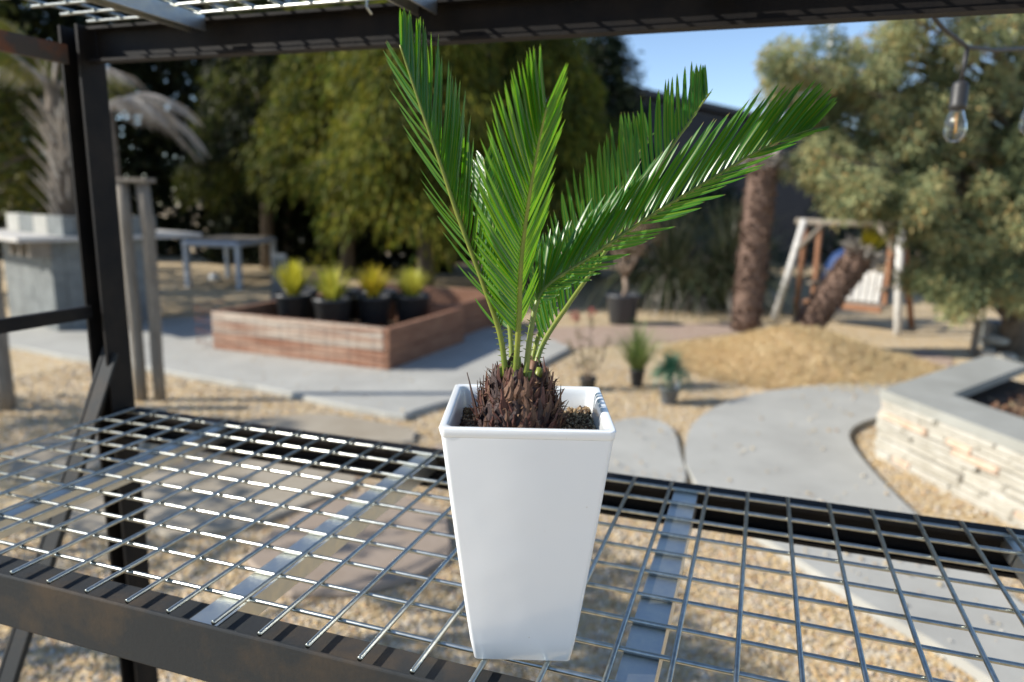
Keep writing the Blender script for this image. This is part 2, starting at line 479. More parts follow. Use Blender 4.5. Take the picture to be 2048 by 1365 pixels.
for k in range(9):
    MB().box((-1.1 + k * .24, -.03, 0), (-1.07 + k * .24, -.004, 3.85)).build('batten', M_house, hs)
tag(MB().tube([(2.07, 26, 0), (2.07, 26, 7.2)], .07, 10).box((1.95, 25.9, 7.2), (2.19, 26.1, 7.3)).build('lamp_post', M_white), 'thin white pole against the sky above the conifer', 'pole')

# ------------------------------------------------------------------ foliage of hedges and trees
M_hedge = leaf_mat('hedge_leaf', [(.007, .012, .006), (.015, .022, .008), (.030, .032, .010)], trans=.1, spec=.15)  # near-black leaves: shade of the trees at left is put into the colour
M_gold = leaf_mat('golden_thread_leaf', [(.06, .10, .018), (.12, .155, .022), (.19, .20, .026), (.29, .255, .03), (.15, .14, .028)], rough=.7, trans=.42, spec=.2)
M_olive = leaf_mat('olive_leaf', [(.04, .062, .018), (.08, .10, .020), (.14, .145, .024), (.09, .085, .024)], rough=.7, trans=.35, spec=.2)
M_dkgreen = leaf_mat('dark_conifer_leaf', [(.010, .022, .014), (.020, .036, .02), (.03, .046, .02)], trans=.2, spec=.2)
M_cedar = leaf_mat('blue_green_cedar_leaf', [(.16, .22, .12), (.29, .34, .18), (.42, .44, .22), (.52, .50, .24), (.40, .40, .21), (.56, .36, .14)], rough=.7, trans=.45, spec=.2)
M_cedard = leaf_mat('dark_cedar_leaf', [(.08, .12, .07), (.15, .18, .085), (.22, .22, .10)], rough=.7, trans=.35, spec=.2)  # darker cedar green, given to every third clump wherever it sits

def clump_leaves(centres, radii, per, L, W, out=.6, down=0.0, flat=1.0, shell=.5):
    """leaf-sized faces spread through clumps; each clump hangs and points outward"""
    cs = np.repeat(np.asarray(centres, float), per, 0)
    rs = np.repeat(np.asarray(radii, float), per)
    n = len(cs)
    u = norm(rng.normal(size=(n, 3)))
    rr = rs * (shell + (1 - shell) * rng.random(n)) * rng.random(n) ** .25
    off = u * rr[:, None]
    off[:, 2] *= flat
    base = cs + off
    d = u * out + rng.normal(0, .45, (n, 3))
    d[:, 2] -= down
    return base, d, rng.uniform(.6, 1.3, n) * L, rng.uniform(.6, 1.3, n) * W

def hedge(pts, label, name='hedge', n=14000, mat_=None, L=.16, W=.06, cat='hedge'):
    # pts: list of (x, y, ztop, radius)
    cs, rs = [], []
    for (x0, y0, z0, r0), (x1, y1, z1, r1) in zip(pts[:-1], pts[1:]):
        ln = math.hypot(x1 - x0, y1 - y0)
        k = max(2, int(ln / .5))
        for i in range(k):
            t = (i + rnd.random()) / k
            zt = z0 + (z1 - z0) * t
            rr = r0 + (r1 - r0) * t
            m_ = max(2, int(zt / .55))
            for j in range(m_):
                cs.append((x0 + (x1 - x0) * t + rnd.uniform(-.3, .3), y0 + (y1 - y0) * t + rnd.uniform(-.25, .25), (j + .5) / m_ * zt * rnd.uniform(.92, 1.05)))
                rs.append(rr * rnd.uniform(.7, 1.15))
    per = max(8, n // len(cs))
    e = empty(name, (pts[0][0], pts[0][1], 0), 0, label, cat)
    ba, d, l, w = clump_leaves(cs, rs, per, L, W)
    o = link('foliage', leaves_mesh('foliage', ba, d, l, w, mat_ or M_hedge), e, (-pts[0][0], -pts[0][1], 0))
    for (x0, y0, z0, r0), (x1, y1, z1, r1) in zip(pts[:-1], pts[1:]):
        k = max(2, int(math.hypot(x1 - x0, y1 - y0) / .9))
        for i in range(k):
            t = (i + .5) / k
            x, y = x0 + (x1 - x0) * t - pts[0][0], y0 + (y1 - y0) * t - pts[0][1]
            MB().tube([(x, y, 0), (x + rnd.uniform(-.1, .1), y, z0 * .4), (x + rnd.uniform(-.3, .3), y + rnd.uniform(-.2, .2), z0 * .85)], [.06, .045, .015], 6).build('stem', M_bark, e)
    return e
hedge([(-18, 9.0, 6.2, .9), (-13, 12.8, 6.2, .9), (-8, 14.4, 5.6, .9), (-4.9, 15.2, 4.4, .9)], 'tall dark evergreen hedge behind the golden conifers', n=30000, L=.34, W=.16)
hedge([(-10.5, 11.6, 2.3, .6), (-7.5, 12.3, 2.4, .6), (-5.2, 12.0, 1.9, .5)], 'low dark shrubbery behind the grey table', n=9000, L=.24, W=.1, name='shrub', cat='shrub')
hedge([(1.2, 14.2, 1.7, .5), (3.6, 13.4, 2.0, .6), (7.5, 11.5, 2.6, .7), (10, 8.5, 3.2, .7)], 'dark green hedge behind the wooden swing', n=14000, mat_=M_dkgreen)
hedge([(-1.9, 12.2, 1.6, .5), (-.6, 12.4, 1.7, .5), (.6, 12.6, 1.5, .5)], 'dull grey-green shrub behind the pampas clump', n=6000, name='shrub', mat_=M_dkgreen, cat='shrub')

def tree(name, base, H, crown, label, mats, per, L, W, out, down, flat=1.0, trunk_r=.12, bark=M_bark, lean=(0, 0), cat='tree', limbs=True, root=(0, 0)):
    """crown: list of (dx, dy, z, r) clumps relative to the base"""
    e = empty(name, base, 0, label, cat)
    b = MB()
    tr = [(root[0] + lean[0] * t + .05 * math.sin(5 * t), root[1] + lean[1] * t, H * .92 * t) for t in (0, .2, .4, .6, .8, 1)]
    b.tube(tr, [trunk_r * (1.15 - t) for t in (0, .2, .4, .6, .8, 1)], 10)
    b.build('trunk', bark, e, True)
    if limbs:
        b = MB()
        for (x, y, z, r_) in crown[::3]:
            z0 = max(.3, z - .5 * math.hypot(x, y) - .1)
            t = min(1, z0 / (H * .92))
            p0 = (root[0] + lean[0] * t, root[1] + lean[1] * t, z0)
            b.tube([p0, ((x + p0[0]) / 2, (y + p0[1]) / 2, (z0 + z) / 2 + .15), (x, y, z)], [trunk_r * .3, trunk_r * .2, .008], 5)
        b.build('limb', bark, e, True)
    cr = np.array(crown)
    k = len(mats)
    for i, m_ in enumerate(mats):
        sel = cr[i::k]
        ba, d, l, w = clump_leaves(sel[:, :3], sel[:, 3], per, L, W, out, down, flat)
        link('crown', leaves_mesh('crown', ba, d, l, w, m_, droop=.15 if down else 0), e)
    return e

def cone_crown(H, R0, z0, n, r0, r1, power=.8, ax=1.0, cx=0, cy=0):
    out = []
    for _ in range(n):
        t = rnd.random() ** 1.2
        z = z0 + (H - z0) * t
        rad = R0 * (1 - t ** 1.4 * .85) * (.45 + .6 * rnd.random() ** power)
        a = rnd.uniform(0, 6.283)
        out.append((cx + rad * math.cos(a) * ax, cy + rad * math.sin(a), z, rnd.uniform(r0, r1)))
    return out

# golden thread cypresses: drooping branches built as hanging sprays
def weeping_tree(base, H, Rx, z0, nb, label, mats, per=70):
    e = empty('cypress_tree', base, 0, label, 'tree')
    MB().tube([(0, 0, 0), (.05, 0, H * .3), (-.03, .04, H * .6), (0, 0, H * .95)], [.14, .11, .07, .02], 10).build('trunk', M_bark, e, True)
    bases, dirs, Ls, Ws, cid = [], [], [], [], []
    lb = MB()
    for i in range(nb):
        t = rnd.random() ** 1.15
        z = z0 + (H - z0) * t
        a = rnd.uniform(0, 6.283)
        ln = Rx * (1 - t ** 1.5 * .8) * rnd.uniform(.55, 1.12)
        dx, dy = math.cos(a), math.sin(a)
        zb = z + rnd.uniform(-.1, .35)
        if i % 3 == 0:
            lb.tube([(0, 0, max(.2, zb - .35)), (dx * ln * .5, dy * ln * .5, zb), (dx * ln * .95, dy * ln * .95, zb - .2)], [.03, .018, .006], 5)
        # sprays along the outer part of the branch
        k = per
        s = .35 + .65 * rng.random(k) ** .7
        lat = rng.normal(0, .27, k) * (1.2 - s * .5)
        hang = rng.random(k) ** 1.3
        px = dx * ln * s - dy * lat
        py = dy * ln * s + dx * lat
        pz = zb + .22 * np.sin(s * 3.0) - .22 * s * s - hang * (.30 + .22 * s)
        bases.append(np.stack([px, py, pz], 1))
        d = np.stack([dx * .5 + rng.normal(0, .25, k), dy * .5 + rng.normal(0, .25, k), -.55 - hang * .5 + rng.normal(0, .3, k)], 1)
        dirs.append(d)
        Ls.append(rng.uniform(.09, .20, k)); Ws.append(rng.uniform(.022, .05, k))
        cid.append(np.full(k, i % len(mats)))
    lb.build('limb', M_bark, e, True)
    B_, D_, L_, W_, I_ = (np.concatenate(q) for q in (bases, dirs, Ls, Ws, cid))
    for i, m_ in enumerate(mats):
        s = I_ == i
        link('crown', leaves_mesh('crown', B_[s], D_[s], L_[s], W_[s], m_, .1), e)
    return e
weeping_tree((-4.45, 9.2, 0), 5.0, 1.95, 1.25, 230, 'golden yellow weeping cypress behind the four potted tufts', [M_gold, M_olive, M_gold], 210)
weeping_tree((-3.1, 10.6, 0), 4.7, 1.7, 1.0, 170, 'golden cypress right of the tallest one beside the sky gap', [M_gold, M_olive], 190)
weeping_tree((-6.7, 10.6, 0), 5.2, 1.7, 1.9, 130, 'olive green weeping cypress left of the golden one', [M_olive, M_gold, M_olive], 190)
weeping_tree((-8.9, 11.2, 0), 5.2, 1.6, 1.6, 120, 'dull olive conifer farthest left behind the dead palm leaves', [M_olive, M_hedge], 170)
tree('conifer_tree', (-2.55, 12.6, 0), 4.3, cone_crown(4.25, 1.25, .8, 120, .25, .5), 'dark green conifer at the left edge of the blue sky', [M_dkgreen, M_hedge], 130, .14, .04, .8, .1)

# big cedar hanging over the right side
ced = []
def blob(n, c, s, r0, r1):
    for _ in range(n):
        v = Vector((rnd.gauss(0, 1), rnd.gauss(0, 1), rnd.gauss(0, 1))).normalized() * rnd.random() ** .4
        ced.append((c[0] + v.x * s[0], c[1] + v.y * s[1], c[2] + v.z * s[2], rnd.uniform(r0, r1)))
tb = (2.25, 6.95, 0)
for c, s, n in [((-0.98, -0.36, 2.50), (0.58, .5, 0.36), 26), ((-1.52, -0.55, 2.66), (0.36, .5, 0.26), 12), ((-1.79, -0.61, 2.54), (0.21, .5, 0.19), 8), ((-0.50, -0.17, 2.78), (0.72, .5, 0.53), 40), ((-1.36, -0.46, 1.84), (0.29, .5, 0.24), 14), ((-0.84, -0.29, 1.99), (0.62, .5, 0.53), 40), ((-0.04, -0.02, 2.18), (0.72, .5, 0.72), 54), ((-1.10, -0.75, 1.57), (0.25, .5, 0.20), 14), ((-0.62, -0.60, 1.50), (0.45, .5, 0.24), 28), ((0.03, -0.36, 1.28), (0.63, .5, 0.50), 44), ((-0.18, -0.50, 0.74), (0.22, .4, 0.22), 18), ((-0.08, -0.40, 0.79), (0.45, .5, 0.23), 22), ((0.44, -0.22, 0.75), (0.41, .5, 0.27), 20), ((0.53, 0.18, 1.83), (0.53, .5, 0.96), 50), ((-1.31, -0.45, 2.29), (0.33, .5, 0.33), 16), ((-0.25, -0.15, 3.49), (0.80, .5, 0.48), 30), ((-.8, -0.49, 3.20), (0.3, .5, 0.29), 10), ((.5, .6, 2.2), (1.1, .7, 1.4), 60)]:
    blob(n, c, s, .10, .2)
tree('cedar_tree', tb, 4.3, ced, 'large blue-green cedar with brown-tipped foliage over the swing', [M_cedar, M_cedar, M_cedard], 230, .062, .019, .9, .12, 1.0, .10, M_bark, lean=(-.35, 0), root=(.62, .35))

# broadleaf tree at the far left edge and a small one left of the rack, both shade the ground
M_ylw = leaf_mat('yellow_green_leaf', [(.06, .09, .02), (.12, .14, .025), (.22, .18, .02), (.09, .12, .05)], trans=.4)
tree('broadleaf_tree', (-10.0, 6.2, 0), 4.4, [(x, y, z, r_) for x, y, z, r_ in cone_crown(4.6, 1.7, 1.4, 130, .25, .45, ax=1.1)], 'yellow-green broadleaf tree at the left edge behind the concrete counter', [M_ylw, M_olive], 90, .13, .06, .6, .1)
tree('garden_tree', (-7.5, .1, 0), 3.6, cone_crown(3.7, 1.6, 1.1, 74, .14, .30), 'small sparse tree shading the gravel left of the rack', [M_olive], 60, .10, .045, .6, .1, trunk_r=.06)
tree('garden_tree', (-3.9, -.45, 0), 2.9, cone_crown(2.95, 1.35, 1.75, 50, .09, .2), 'small thin tree standing left of the rack near its front', [M_olive], 44, .09, .04, .6, .1, trunk_r=.05)
weeping_tree((-12.6, 8.2, 0), 5.2, 2.0, 1.2, 120, 'tall olive cypress beyond the left edge', [M_olive, M_hedge], 60)

# ------------------------------------------------------------------ sago trunks, mound, swing
def bark_trunk(name, p0, p1, r0, r1, label, topcol):
    e = empty(name, p0, 0, label, 'palm trunk')
    d = Vector(p1) - Vector(p0)
    n = 12
    pts = [d * (k / n) for k in range(n + 1)]
    b = MB(); b.tube(pts, [r0 + (r1 - r0) * k / n + rnd.uniform(-.006, .006) for k in range(n + 1)], 20)
    b.build('trunk', M_palmbark, e, True)
    # short stubs of old leaf bases, one mesh
    ba, di = [], []
    u, w = frame(d)
    dn = d.normalized()
    for k in range(900):
        t = rnd.uniform(.0, 1.0); a = rnd.uniform(0, 6.283)
        rr = r0 + (r1 - r0) * t
        o = u * math.cos(a) + w * math.sin(a)
        ba.append(d * t + o * rr * .97); di.append(o * rnd.uniform(.3, 1.1) + dn * .6)
    s = link('leaf_base', leaves_mesh('leaf_base', np.array([list(q) for q in ba]), np.array([list(q) for q in di]), rng.uniform(.03, .06, 900), rng.uniform(.03, .05, 900), M_palmbark), e)
    s['kind'] = 'stuff'
    ba, di = [], []
    for k in range(160):
        a = rnd.uniform(0, 6.283)
        o = u * math.cos(a) + w * math.sin(a)
        ba.append(d * rnd.uniform(.93, 1.02) + o * r1 * rnd.uniform(.3, 1.1)); di.append(o * .8 + dn * rnd.uniform(-.3, .8))
    s = link('cut_leaf_stub', leaves_mesh('cut_leaf_stub', np.array([list(q) for q in ba]), np.array([list(q) for q in di]), rng.uniform(.08, .17, 160), .035, M_deadleaf), e)
    s['kind'] = 'stuff'
    ba, di = [], []
    for k in range(120):
        a = rnd.uniform(0, 6.283)
        o = u * math.cos(a) + w * math.sin(a)
        ba.append(d * 1.0 + o * r1 * rnd.uniform(0, .5)); di.append(o * .45 + dn)
    s = link('young_leaf', leaves_mesh('young_leaf', np.array([list(q) for q in ba]), np.array([list(q) for q in di]), rng.uniform(.12, .28, 120), .02, topcol), e)
    s['kind'] = 'stuff'
    return e
M_ylwtuft = leaf_mat('yellow_tuft_leaf', [(.30, .24, .01), (.42, .34, .015), (.36, .33, .03), (.24, .26, .03)], trans=.4)
M_orangetuft = leaf_mat('orange_tuft_leaf', [(.24, .12, .02), (.34, .2, .02), (.2, .16, .03)], trans=.3)
bark_trunk('palm_trunk', (.36, 6.45, .20), (.40, 6.48, 1.86), .128, .122, 'upright shaggy brown palm trunk standing on the straw mound', M_orangetuft)
bark_trunk('palm_trunk', (.84, 6.62, .12), (1.36, 6.57, 1.02), .118, .115, 'leaning shaggy brown palm trunk in front of the swing', M_ylwtuft)

M_straw = leaf_mat('straw', [(.60, .46, .23), (.68, .55, .31), (.76, .65, .40), (.62, .44, .24), (.48, .33, .18)], rough=.8, trans=.4)
mc = (.86, 6.05); ma, mbx, mh = 1.15, 1.12, .30
md = empty('straw_mound', (mc[0], mc[1], 0), 0, 'low mound of dry straw-coloured grass around the palm trunks', 'mound')
b = MB(); vv, ff = [], []
nr, na = 14, 48
def mz(x, y):
    q = min(1.0, math.hypot(x / ma, y / mbx))
    return mh * (.5 + .5 * math.cos(math.pi * q)) + .02 * math.sin(9 * x + 3) * math.cos(8 * y) * (1 - q)
for i in range(nr + 1):
    for j in range(na):
        q = i / nr; a = 2 * math.pi * j / na
        x, y = ma * q * math.cos(a), mbx * q * math.sin(a)
        vv.append((x, y, mz(x, y) + .004))
for i in range(nr):
    for j in range(na):
        k = (j + 1) % na
        ff.append((i * na + j, (i + 1) * na + j, (i + 1) * na + k, i * na + k))
M_mound = mat('straw_soil', (.48, .34, .19), .95, col2=(.64, .51, .31), scale=4, bump=.6, bscale=60)
b.add(vv, ff).build('earth', M_mound, md, True, fix=False)
n = 26000
q = np.sqrt(rng.random(n)); a = rng.uniform(0, 6.283, n)
x, y = ma * 1.05 * q * np.cos(a), mbx * 1.05 * q * np.sin(a)
z = np.array([mz(i, j) for i, j in zip(x, y)])
o = link('dry_grass', leaves_mesh('dry_grass', np.stack([x, y, z], 1), np.stack([rng.normal(0, .7, n) + x * .5, rng.normal(0, .7, n) + y * .5, rng.uniform(.25, .9, n)], 1), rng.uniform(.05, .13, n), rng.uniform(.004, .008, n), M_straw, .3), md)
o['kind'] = 'stuff'

sw = empty('garden_swing', (.70, 8.67, 0), math.atan2(-.57, 1.24), 'wooden garden swing with white posts and slatted seat behind the leaning trunk', 'swing')
WD = 1.37
for x0 in (0, WD):
    s = 1 if x0 == 0 else -1
    MB().tube([(x0 - .04 * s, 0, 0), (x0 + .05 * s, .12, .6), (x0 + .13 * s, .26, 1.25)], .043, 10).build('post', M_whitewood, sw, True)
    MB().tube([(x0 - .02 * s, .62, 0), (x0 + .13 * s, .34, 1.2)], .036, 8).build('rear_post', M_redwood, sw, True)
    MB().tube([(x0 + .09 * s, .17, .86), (x0 + .36 * s, .27, 1.19)], .032, 8).build('brace', M_oldwood, sw, True)
MB().tube([(.02, .28, 1.225), (WD - .02, .28, 1.225)], .042, 10).build('top_beam', M_oldwood, sw, True)
for x0 in (.30, WD - .24):
    MB().box((x0, .24, .30), (x0 + .055, .29, 1.19), .006).build('hanger', M_redwood, sw)
    MB().box((x0 - .01, .10, .47), (x0 + .06, .52, .51), .006).build('armrest', M_oldwood, sw)
for k in range(9):
    x0 = .375 + k * .078
    hgt = .62 + .06 * math.sin(math.pi * (k + .5) / 9)
    o = MB().box((-.03, -.012, 0), (.03, .012, hgt - .28), .004).build('back_slat', M_whitewood, sw, loc=(x0, .47, .29), rot=(R(-14), 0, 0))
for k in range(5):
    MB().box((.31, .1 + k * .08, .265), (WD - .2, .168 + k * .08, .29), .004).build('seat_slat', M_oldwood, sw)
MB().box((.29, .06, .22), (WD - .18, .098, .29), .005).build('seat_rail', M_redwood, sw)

# blue tarp bundle, rocks behind
b = MB()
b.lathe([(.05, .0), (.26, .02), (.30, .2), (.27, .5), (.16, .72), (.05, .8)], 18)
tarp = b.build('tarp_bundle', mat('blue_tarp', (.012, .035, .12), .6, col2=(.02, .06, .18), scale=6, bump=.6), loc=(1.62, 10.9, 0), smooth=True)
tag(tarp, 'blue tarpaulin bundle in the shade behind the swing', 'tarp')

def rock(loc, s, label, m_):
    b = MB(); vs_, fs = [], []
    nu, nv = 10, 6
    for i in range(nv + 1):
        for j in range(nu):
            th = math.pi * i / nv; ph = 2 * math.pi * j / nu
            k = 1 + .12 * math.sin(3 * ph + s[0] * 40) + rnd.uniform(-.06, .06)
            vs_.append((s[0] * k * math.sin(th) * math.cos(ph), s[1] * k * math.sin(th) * math.sin(ph), s[2] * (1 + k * math.cos(th)) * .8))
    for i in range(nv):
        for j in range(nu):
            k = (j + 1) % nu
            fs.append((i * nu + j, (i + 1) * nu + j, (i + 1) * nu + k, i * nu + k))
    return tag(b.add(vs_, fs).build('rock', m_, None, True, loc=loc), label, 'rock', 'white rocks at the right edge')
rock((2.60, 7.02, 0), (.075, .06, .06), 'roundish white rock beside the short wooden post', M_limestone)
rock((2.74, 6.96, 0), (.10, .08, .05), 'flat white rock right of the round one', M_limestone)
rock((2.72, 7.25, .1), (.13, .09, .06), 'white rock resting behind the lower pair', M_limestone)
tag(MB().tube([(2.50, 7.12, 0), (2.51, 7.12, .36)], .035, 10).build('wooden_post', M_oldwood), 'short dark wooden post beside the white rocks', 'post')
tag(MB().box((2.7, 7.35, 0), (3.5, 7.75, .3), .02).build('concrete_block', M_block), 'pale concrete block behind the white rocks', 'block')

# ------------------------------------------------------------------ pampas, potted plants
def blade_tuft(name, n, h0, h1, w, spread, m_, curve=.5, r=.03, z0=0.0, seg=5):
    V, F = [], []
    for k in range(n):
        a = rnd.uniform(0, 6.283); q = rnd.random()
        tilt = spread * (q ** .7)
        L = rnd.uniform(h0, h1)
        dx, dy = math.cos(a), math.sin(a)
        x0, y0 = r * q * dx + rnd.uniform(-.01, .01), r * q * dy
        ww = w * rnd.uniform(.7, 1.2)
        i0 = len(V)
        for s in range(seg + 1):
            t = s / seg
            ang = tilt + curve * tilt * t * t * 2
            out = L * t * math.sin(min(2.4, ang)) * .9
            up = L * t * math.cos(min(2.4, ang))
            wt = ww * (1 - t ** 2.2) + .0006
            V.append((x0 + dx * out - dy * wt, y0 + dy * out + dx * wt, z0 + up))
            V.append((x0 + dx * out + dy * wt, y0 + dy * out - dx * wt, z0 + up))
        for s in range(seg):
            F.append((i0 + 2 * s, i0 + 2 * s + 1, i0 + 2 * s + 3, i0 + 2 * s + 2))
    return np_mesh(name, np.array(V), np.array(F), m_)
M_pamp = leaf_mat('pampas_leaf', [(.025, .042, .02), (.05, .07, .035), (.09, .10, .045), (.12, .11, .06)], trans=.25)
for i, (x_, y_, lab) in enumerate(((-.75, 9.3, 'drooping dark green pampas clump right of the potted shrub'), (.02, 9.5, 'pampas clump behind the upright palm trunk'))):
    e = empty('pampas_grass', (x_, y_, 0), 0, lab, 'grass clump', 'pampas clumps at the back')
    link('foliage', blade_tuft('foliage', 900, 1.0, 1.75, .009, .75, M_pamp, .7, .22, 0), e)
    link('dead_leaf', blade_tuft('dead_leaf', 160, .8, 1.4, .008, .95, M_deadleaf, .7, .2, 0), e)

def pot_mesh(r0, r1, h, m_, lip=.008):
    b = MB()
    b.lathe([(r0 * .96, 0), (r0, .004), (r1 * .97, h * .86), (r1 * .985 + lip * .5, h * .88), (r1 + lip, h * .9), (r1 + lip, h), (r1 - .004, h), (r1 - .01, h * .86), (r0 * .8, h * .8)], 26)
    return b.mesh('pot', m_, True)
def soil_disc(r_, z):
    return MB().lathe([(r_ * .2, z), (r_, z), (r_ * .9, z + .004), (r_ * .4, z + .01)], 18).mesh('soil', M_soil)

pm = pot_mesh(.135, .178, .30, M_black)
sm_ = soil_disc(.165, .255)
tuft_defs = [((-3.86, 5.02), 'bright yellow spiky tuft in the leftmost black nursery pot'),
             ((-3.36, 4.92), 'yellow-green tuft leaning left in the second black nursery pot'),
             ((-3.10, 5.24), 'yellow tuft with reddish tips in the third black nursery pot'),
             ((-2.80, 5.46), 'pale yellow tuft in the nursery pot nearest the box end')]
M_yt = [leaf_mat('yellow_blade', [(.48, .43, .03), (.60, .54, .05), (.40, .42, .05)], trans=.5), leaf_mat('yellow_green_blade', [(.46, .42, .04), (.55, .52, .08), (.30, .36, .05)], trans=.5),
        leaf_mat('red_tip_blade', [(.50, .43, .03), (.54, .40, .035), (.46, .46, .04)], trans=.5), leaf_mat('pale_yellow_blade', [(.52, .48, .07), (.60, .56, .10), (.38, .42, .05)], trans=.5)]
for k, ((x_, y_), lab) in enumerate(tuft_defs):
    e = empty('potted_plant', (x_, y_, .195), 0, lab, 'potted plant', 'yellow tufts in black nursery pots')
    link('pot', pm, e); link('soil', sm_, e)
    link('foliage', blade_tuft('foliage', (190, 150, 170, 210)[k], (.27, .22, .25, .24)[k], (.42, .46, .40, .37)[k], .0105, (.58, .72, .60, .66)[k], M_yt[k], (.12, .25, .18, .3)[k], .03, .25), e)
    MB().tube([(0, 0, .25), (.005, 0, .33)], .02, 8).build('stem', M_barkpale, e, True)
for x_, y_, lab in ((-3.62, 5.5, 'empty black nursery pot behind the leftmost yellow tuft'), (-3.25, 5.62, 'black nursery pot at the back of the middle of the planter'), (-4.02, 5.35, 'black nursery pot at the back left of the planter')):
    e = empty('nursery_pot', (x_, y_, .195), 0, lab, 'pot', 'spare black nursery pots')
    link('pot', pm, e); link('soil', sm_, e)

# twiggy shrub in black pot
e = empty('potted_shrub', (-1.06, 7.55, 0), 0, 'bare twiggy shrub with reddish leaves in a large black pot', 'potted plant')
link('pot', pot_mesh(.155, .20, .36, mat('dark_grey_plastic', (.04, .044, .05), .45)), e); link('soil', soil_disc(.185, .31), e)
b = MB(); tips = []
b.tube([(0, 0, .3), (.03, 0, .42), (.0, .02, .56)], [.035, .03, .026], 8)
for k in range(7):
    a = k * .9 + .3; l = rnd.uniform(.25, .4)
    p1 = (math.cos(a) * l * .5, math.sin(a) * l * .4, .56 + l * .9)
    b.tube([(0, .02, .54), (p1[0] * .6, p1[1] * .6, .54 + l * .5), p1], [.02, .014, .009], 6)
    for q in range(5):
        a2 = rnd.uniform(0, 6.28)
        p2 = (p1[0] + math.cos(a2) * .2, p1[1] + math.sin(a2) * .2, p1[2] + rnd.uniform(.0, .32))
        b.tube([p1, ((p1[0] + p2[0]) / 2, (p1[1] + p2[1]) / 2, (p1[2] + p2[2]) / 2 + .03), p2], [.008, .005, .003], 4)
        tips.append(p2)
b.build('stem', M_barkpale, e, True)
M_redleaf = leaf_mat('reddish_leaf', [(.12, .07, .04), (.2, .11, .06), (.12, .12, .05), (.22, .19, .10)], trans=.3)
ba, d, l, w = clump_leaves(tips, [.10] * len(tips), 34, .045, .022, .7, 0)
link('foliage', leaves_mesh('foliage', ba, d, l, w, M_redleaf), e)

# three small pots on the gravel
e = empty('potted_plant', (-.74, 4.36, 0), 0, 'thin red-tipped upright sprigs in a low black pot', 'potted plant')
link('pot', pot_mesh(.055, .068, .10, M_black, .004), e); link('soil', soil_disc(.062, .085), e)
b = MB(); ba, di = [], []
M_sprig = leaf_mat('sprig_leaf', [(.16, .17, .06), (.22, .2, .08), (.18, .10, .07), (.26, .22, .12)], trans=.35)
for k, (sx, sy, hh) in enumerate(((-.12, .0, .50), (.0, .03, .52), (-.05, -.04, .4), (.15, .02, .34), (.07, -.05, .25), (-.17, .02, .28))):
    b.tube([(0, 0, .08), (sx * .6, sy, .08 + hh * .4), (sx, sy, .08 + hh)], [.005, .004, .002], 5)
    for q in range(46):
        t = rnd.uniform(.25, 1)
        ba.append((sx * (.25 + .75 * t), sy, .08 + hh * t)); di.append((rnd.gauss(0, 1), rnd.gauss(0, 1), rnd.uniform(.1, .9)))
b.build('stem', M_barkpale, e, True)
link('foliage', leaves_mesh('foliage', np.array(ba), np.array(di), rng.uniform(.025, .05, len(ba)), .011, M_sprig), e)
M_redtip = leaf_mat('red_tip_leaf', [(.35, .07, .06), (.45, .12, .10)], trans=.4)
ba, d, l, w = clump_leaves([(-.12, 0, .58), (0, .03, .60), (-.125, 0, .555)], [.022] * 3, 22, .035, .014, .8, -.4)
link('red_tip', leaves_mesh('red_tip', ba, d, l, w, M_redtip), e)

e = empty('potted_plant', (-.405, 4.62, 0), 0, 'feathery light green grass tuft in a narrow black pot', 'potted plant')
link('pot', pot_mesh(.042, .06, .14, M_black, .004), e); link('soil', soil_disc(.055, .12), e)
M_fg = leaf_mat('feathery_green', [(.13, .20, .05), (.20, .28, .07), (.26, .29, .11)], trans=.4)
link('foliage', blade_tuft('foliage', 320, .25, .46, .0032, .75, M_fg, .3, .03, .12), e)
b = MB()
e = empty('potted_plant', (-.105, 4.21, 0), 0, 'blue-green dwarf palm tuft on a bare stem in a grey pot', 'potted plant')
link('pot', pot_mesh(.052, .075, .125, M_greypl, .005), e); link('soil', soil_disc(.068, .105), e)
MB().tube([(-.005, 0, .1), (.0, 0, .18), (.006, 0, .25)], [.02, .017, .019], 10).build('stem', M_barkpale, e, True)
M_bg = leaf_mat('blue_green_blade', [(.03, .10, .06), (.06, .16, .09), (.10, .22, .15)], rough=.35, trans=.25)
link('foliage', blade_tuft('foliage', 260, .11, .22, .0050, 1.5, M_bg, .3, .03, .24), e)
MB().box((.028, -.03, .10), (.052, -.027, .19), .001).build('plant_tag', M_white, e, rot=(0, R(8), 0))

# ------------------------------------------------------------------ timber planter boxes
def timber_box(name, x0, x1, y0, y1, h, label, front_m, side_m, rz=0.0):
    e = empty(name, (x1 - (x1 - x0) * math.cos(rz), y0 - (x1 - x0) * math.sin(rz), 0), rz, label, 'planter')
    W_, D_ = x1 - x0, y1 - y0
    hh = h / 2
    th = .055
    for k in range(2):
        z0, z1 = k * hh + .003, (k + 1) * hh - .003
        m_ = front_m[k]
        j = .004 * k
        MB().box((0, -j, z0), (W_ - th * .9, th - j, z1), .006).build('plank', m_, e)
        MB().box((0, D_ - th, z0), (W_, D_, z1), .006).build('plank', side_m, e)
        MB().box((W_ - th, -.004 + j, z0), (W_ + j, D_ - th - .003, z1), .006).build('plank', side_m, e)
        MB().box((-j, th + .003, z0), (th - j, D_ - th - .003, z1), .006).build('plank', side_m, e)
    MB().box((W_ - th - .06, th + .004, .0), (W_ - th - .004, th + .06, h - .02), .004).build('corner_post', side_m, e)
    MB().box((th + .004, th + .004, .0), (th + .06, th + .06, h - .02), .004).build('corner_post', side_m, e)
    MB().box((th + .002, th + .002, .02), (W_ - th - .002, D_ - th - .002, .19)).build('soil', M_soil, e)
    return e
timber_box('timber_planter', -4.25, -2.36, 4.18, 5.55, .39, 'weathered timber planter box with flaking white front boards holding black pots', [M_boxpale2, M_boxpale], M_boxred, -.07)
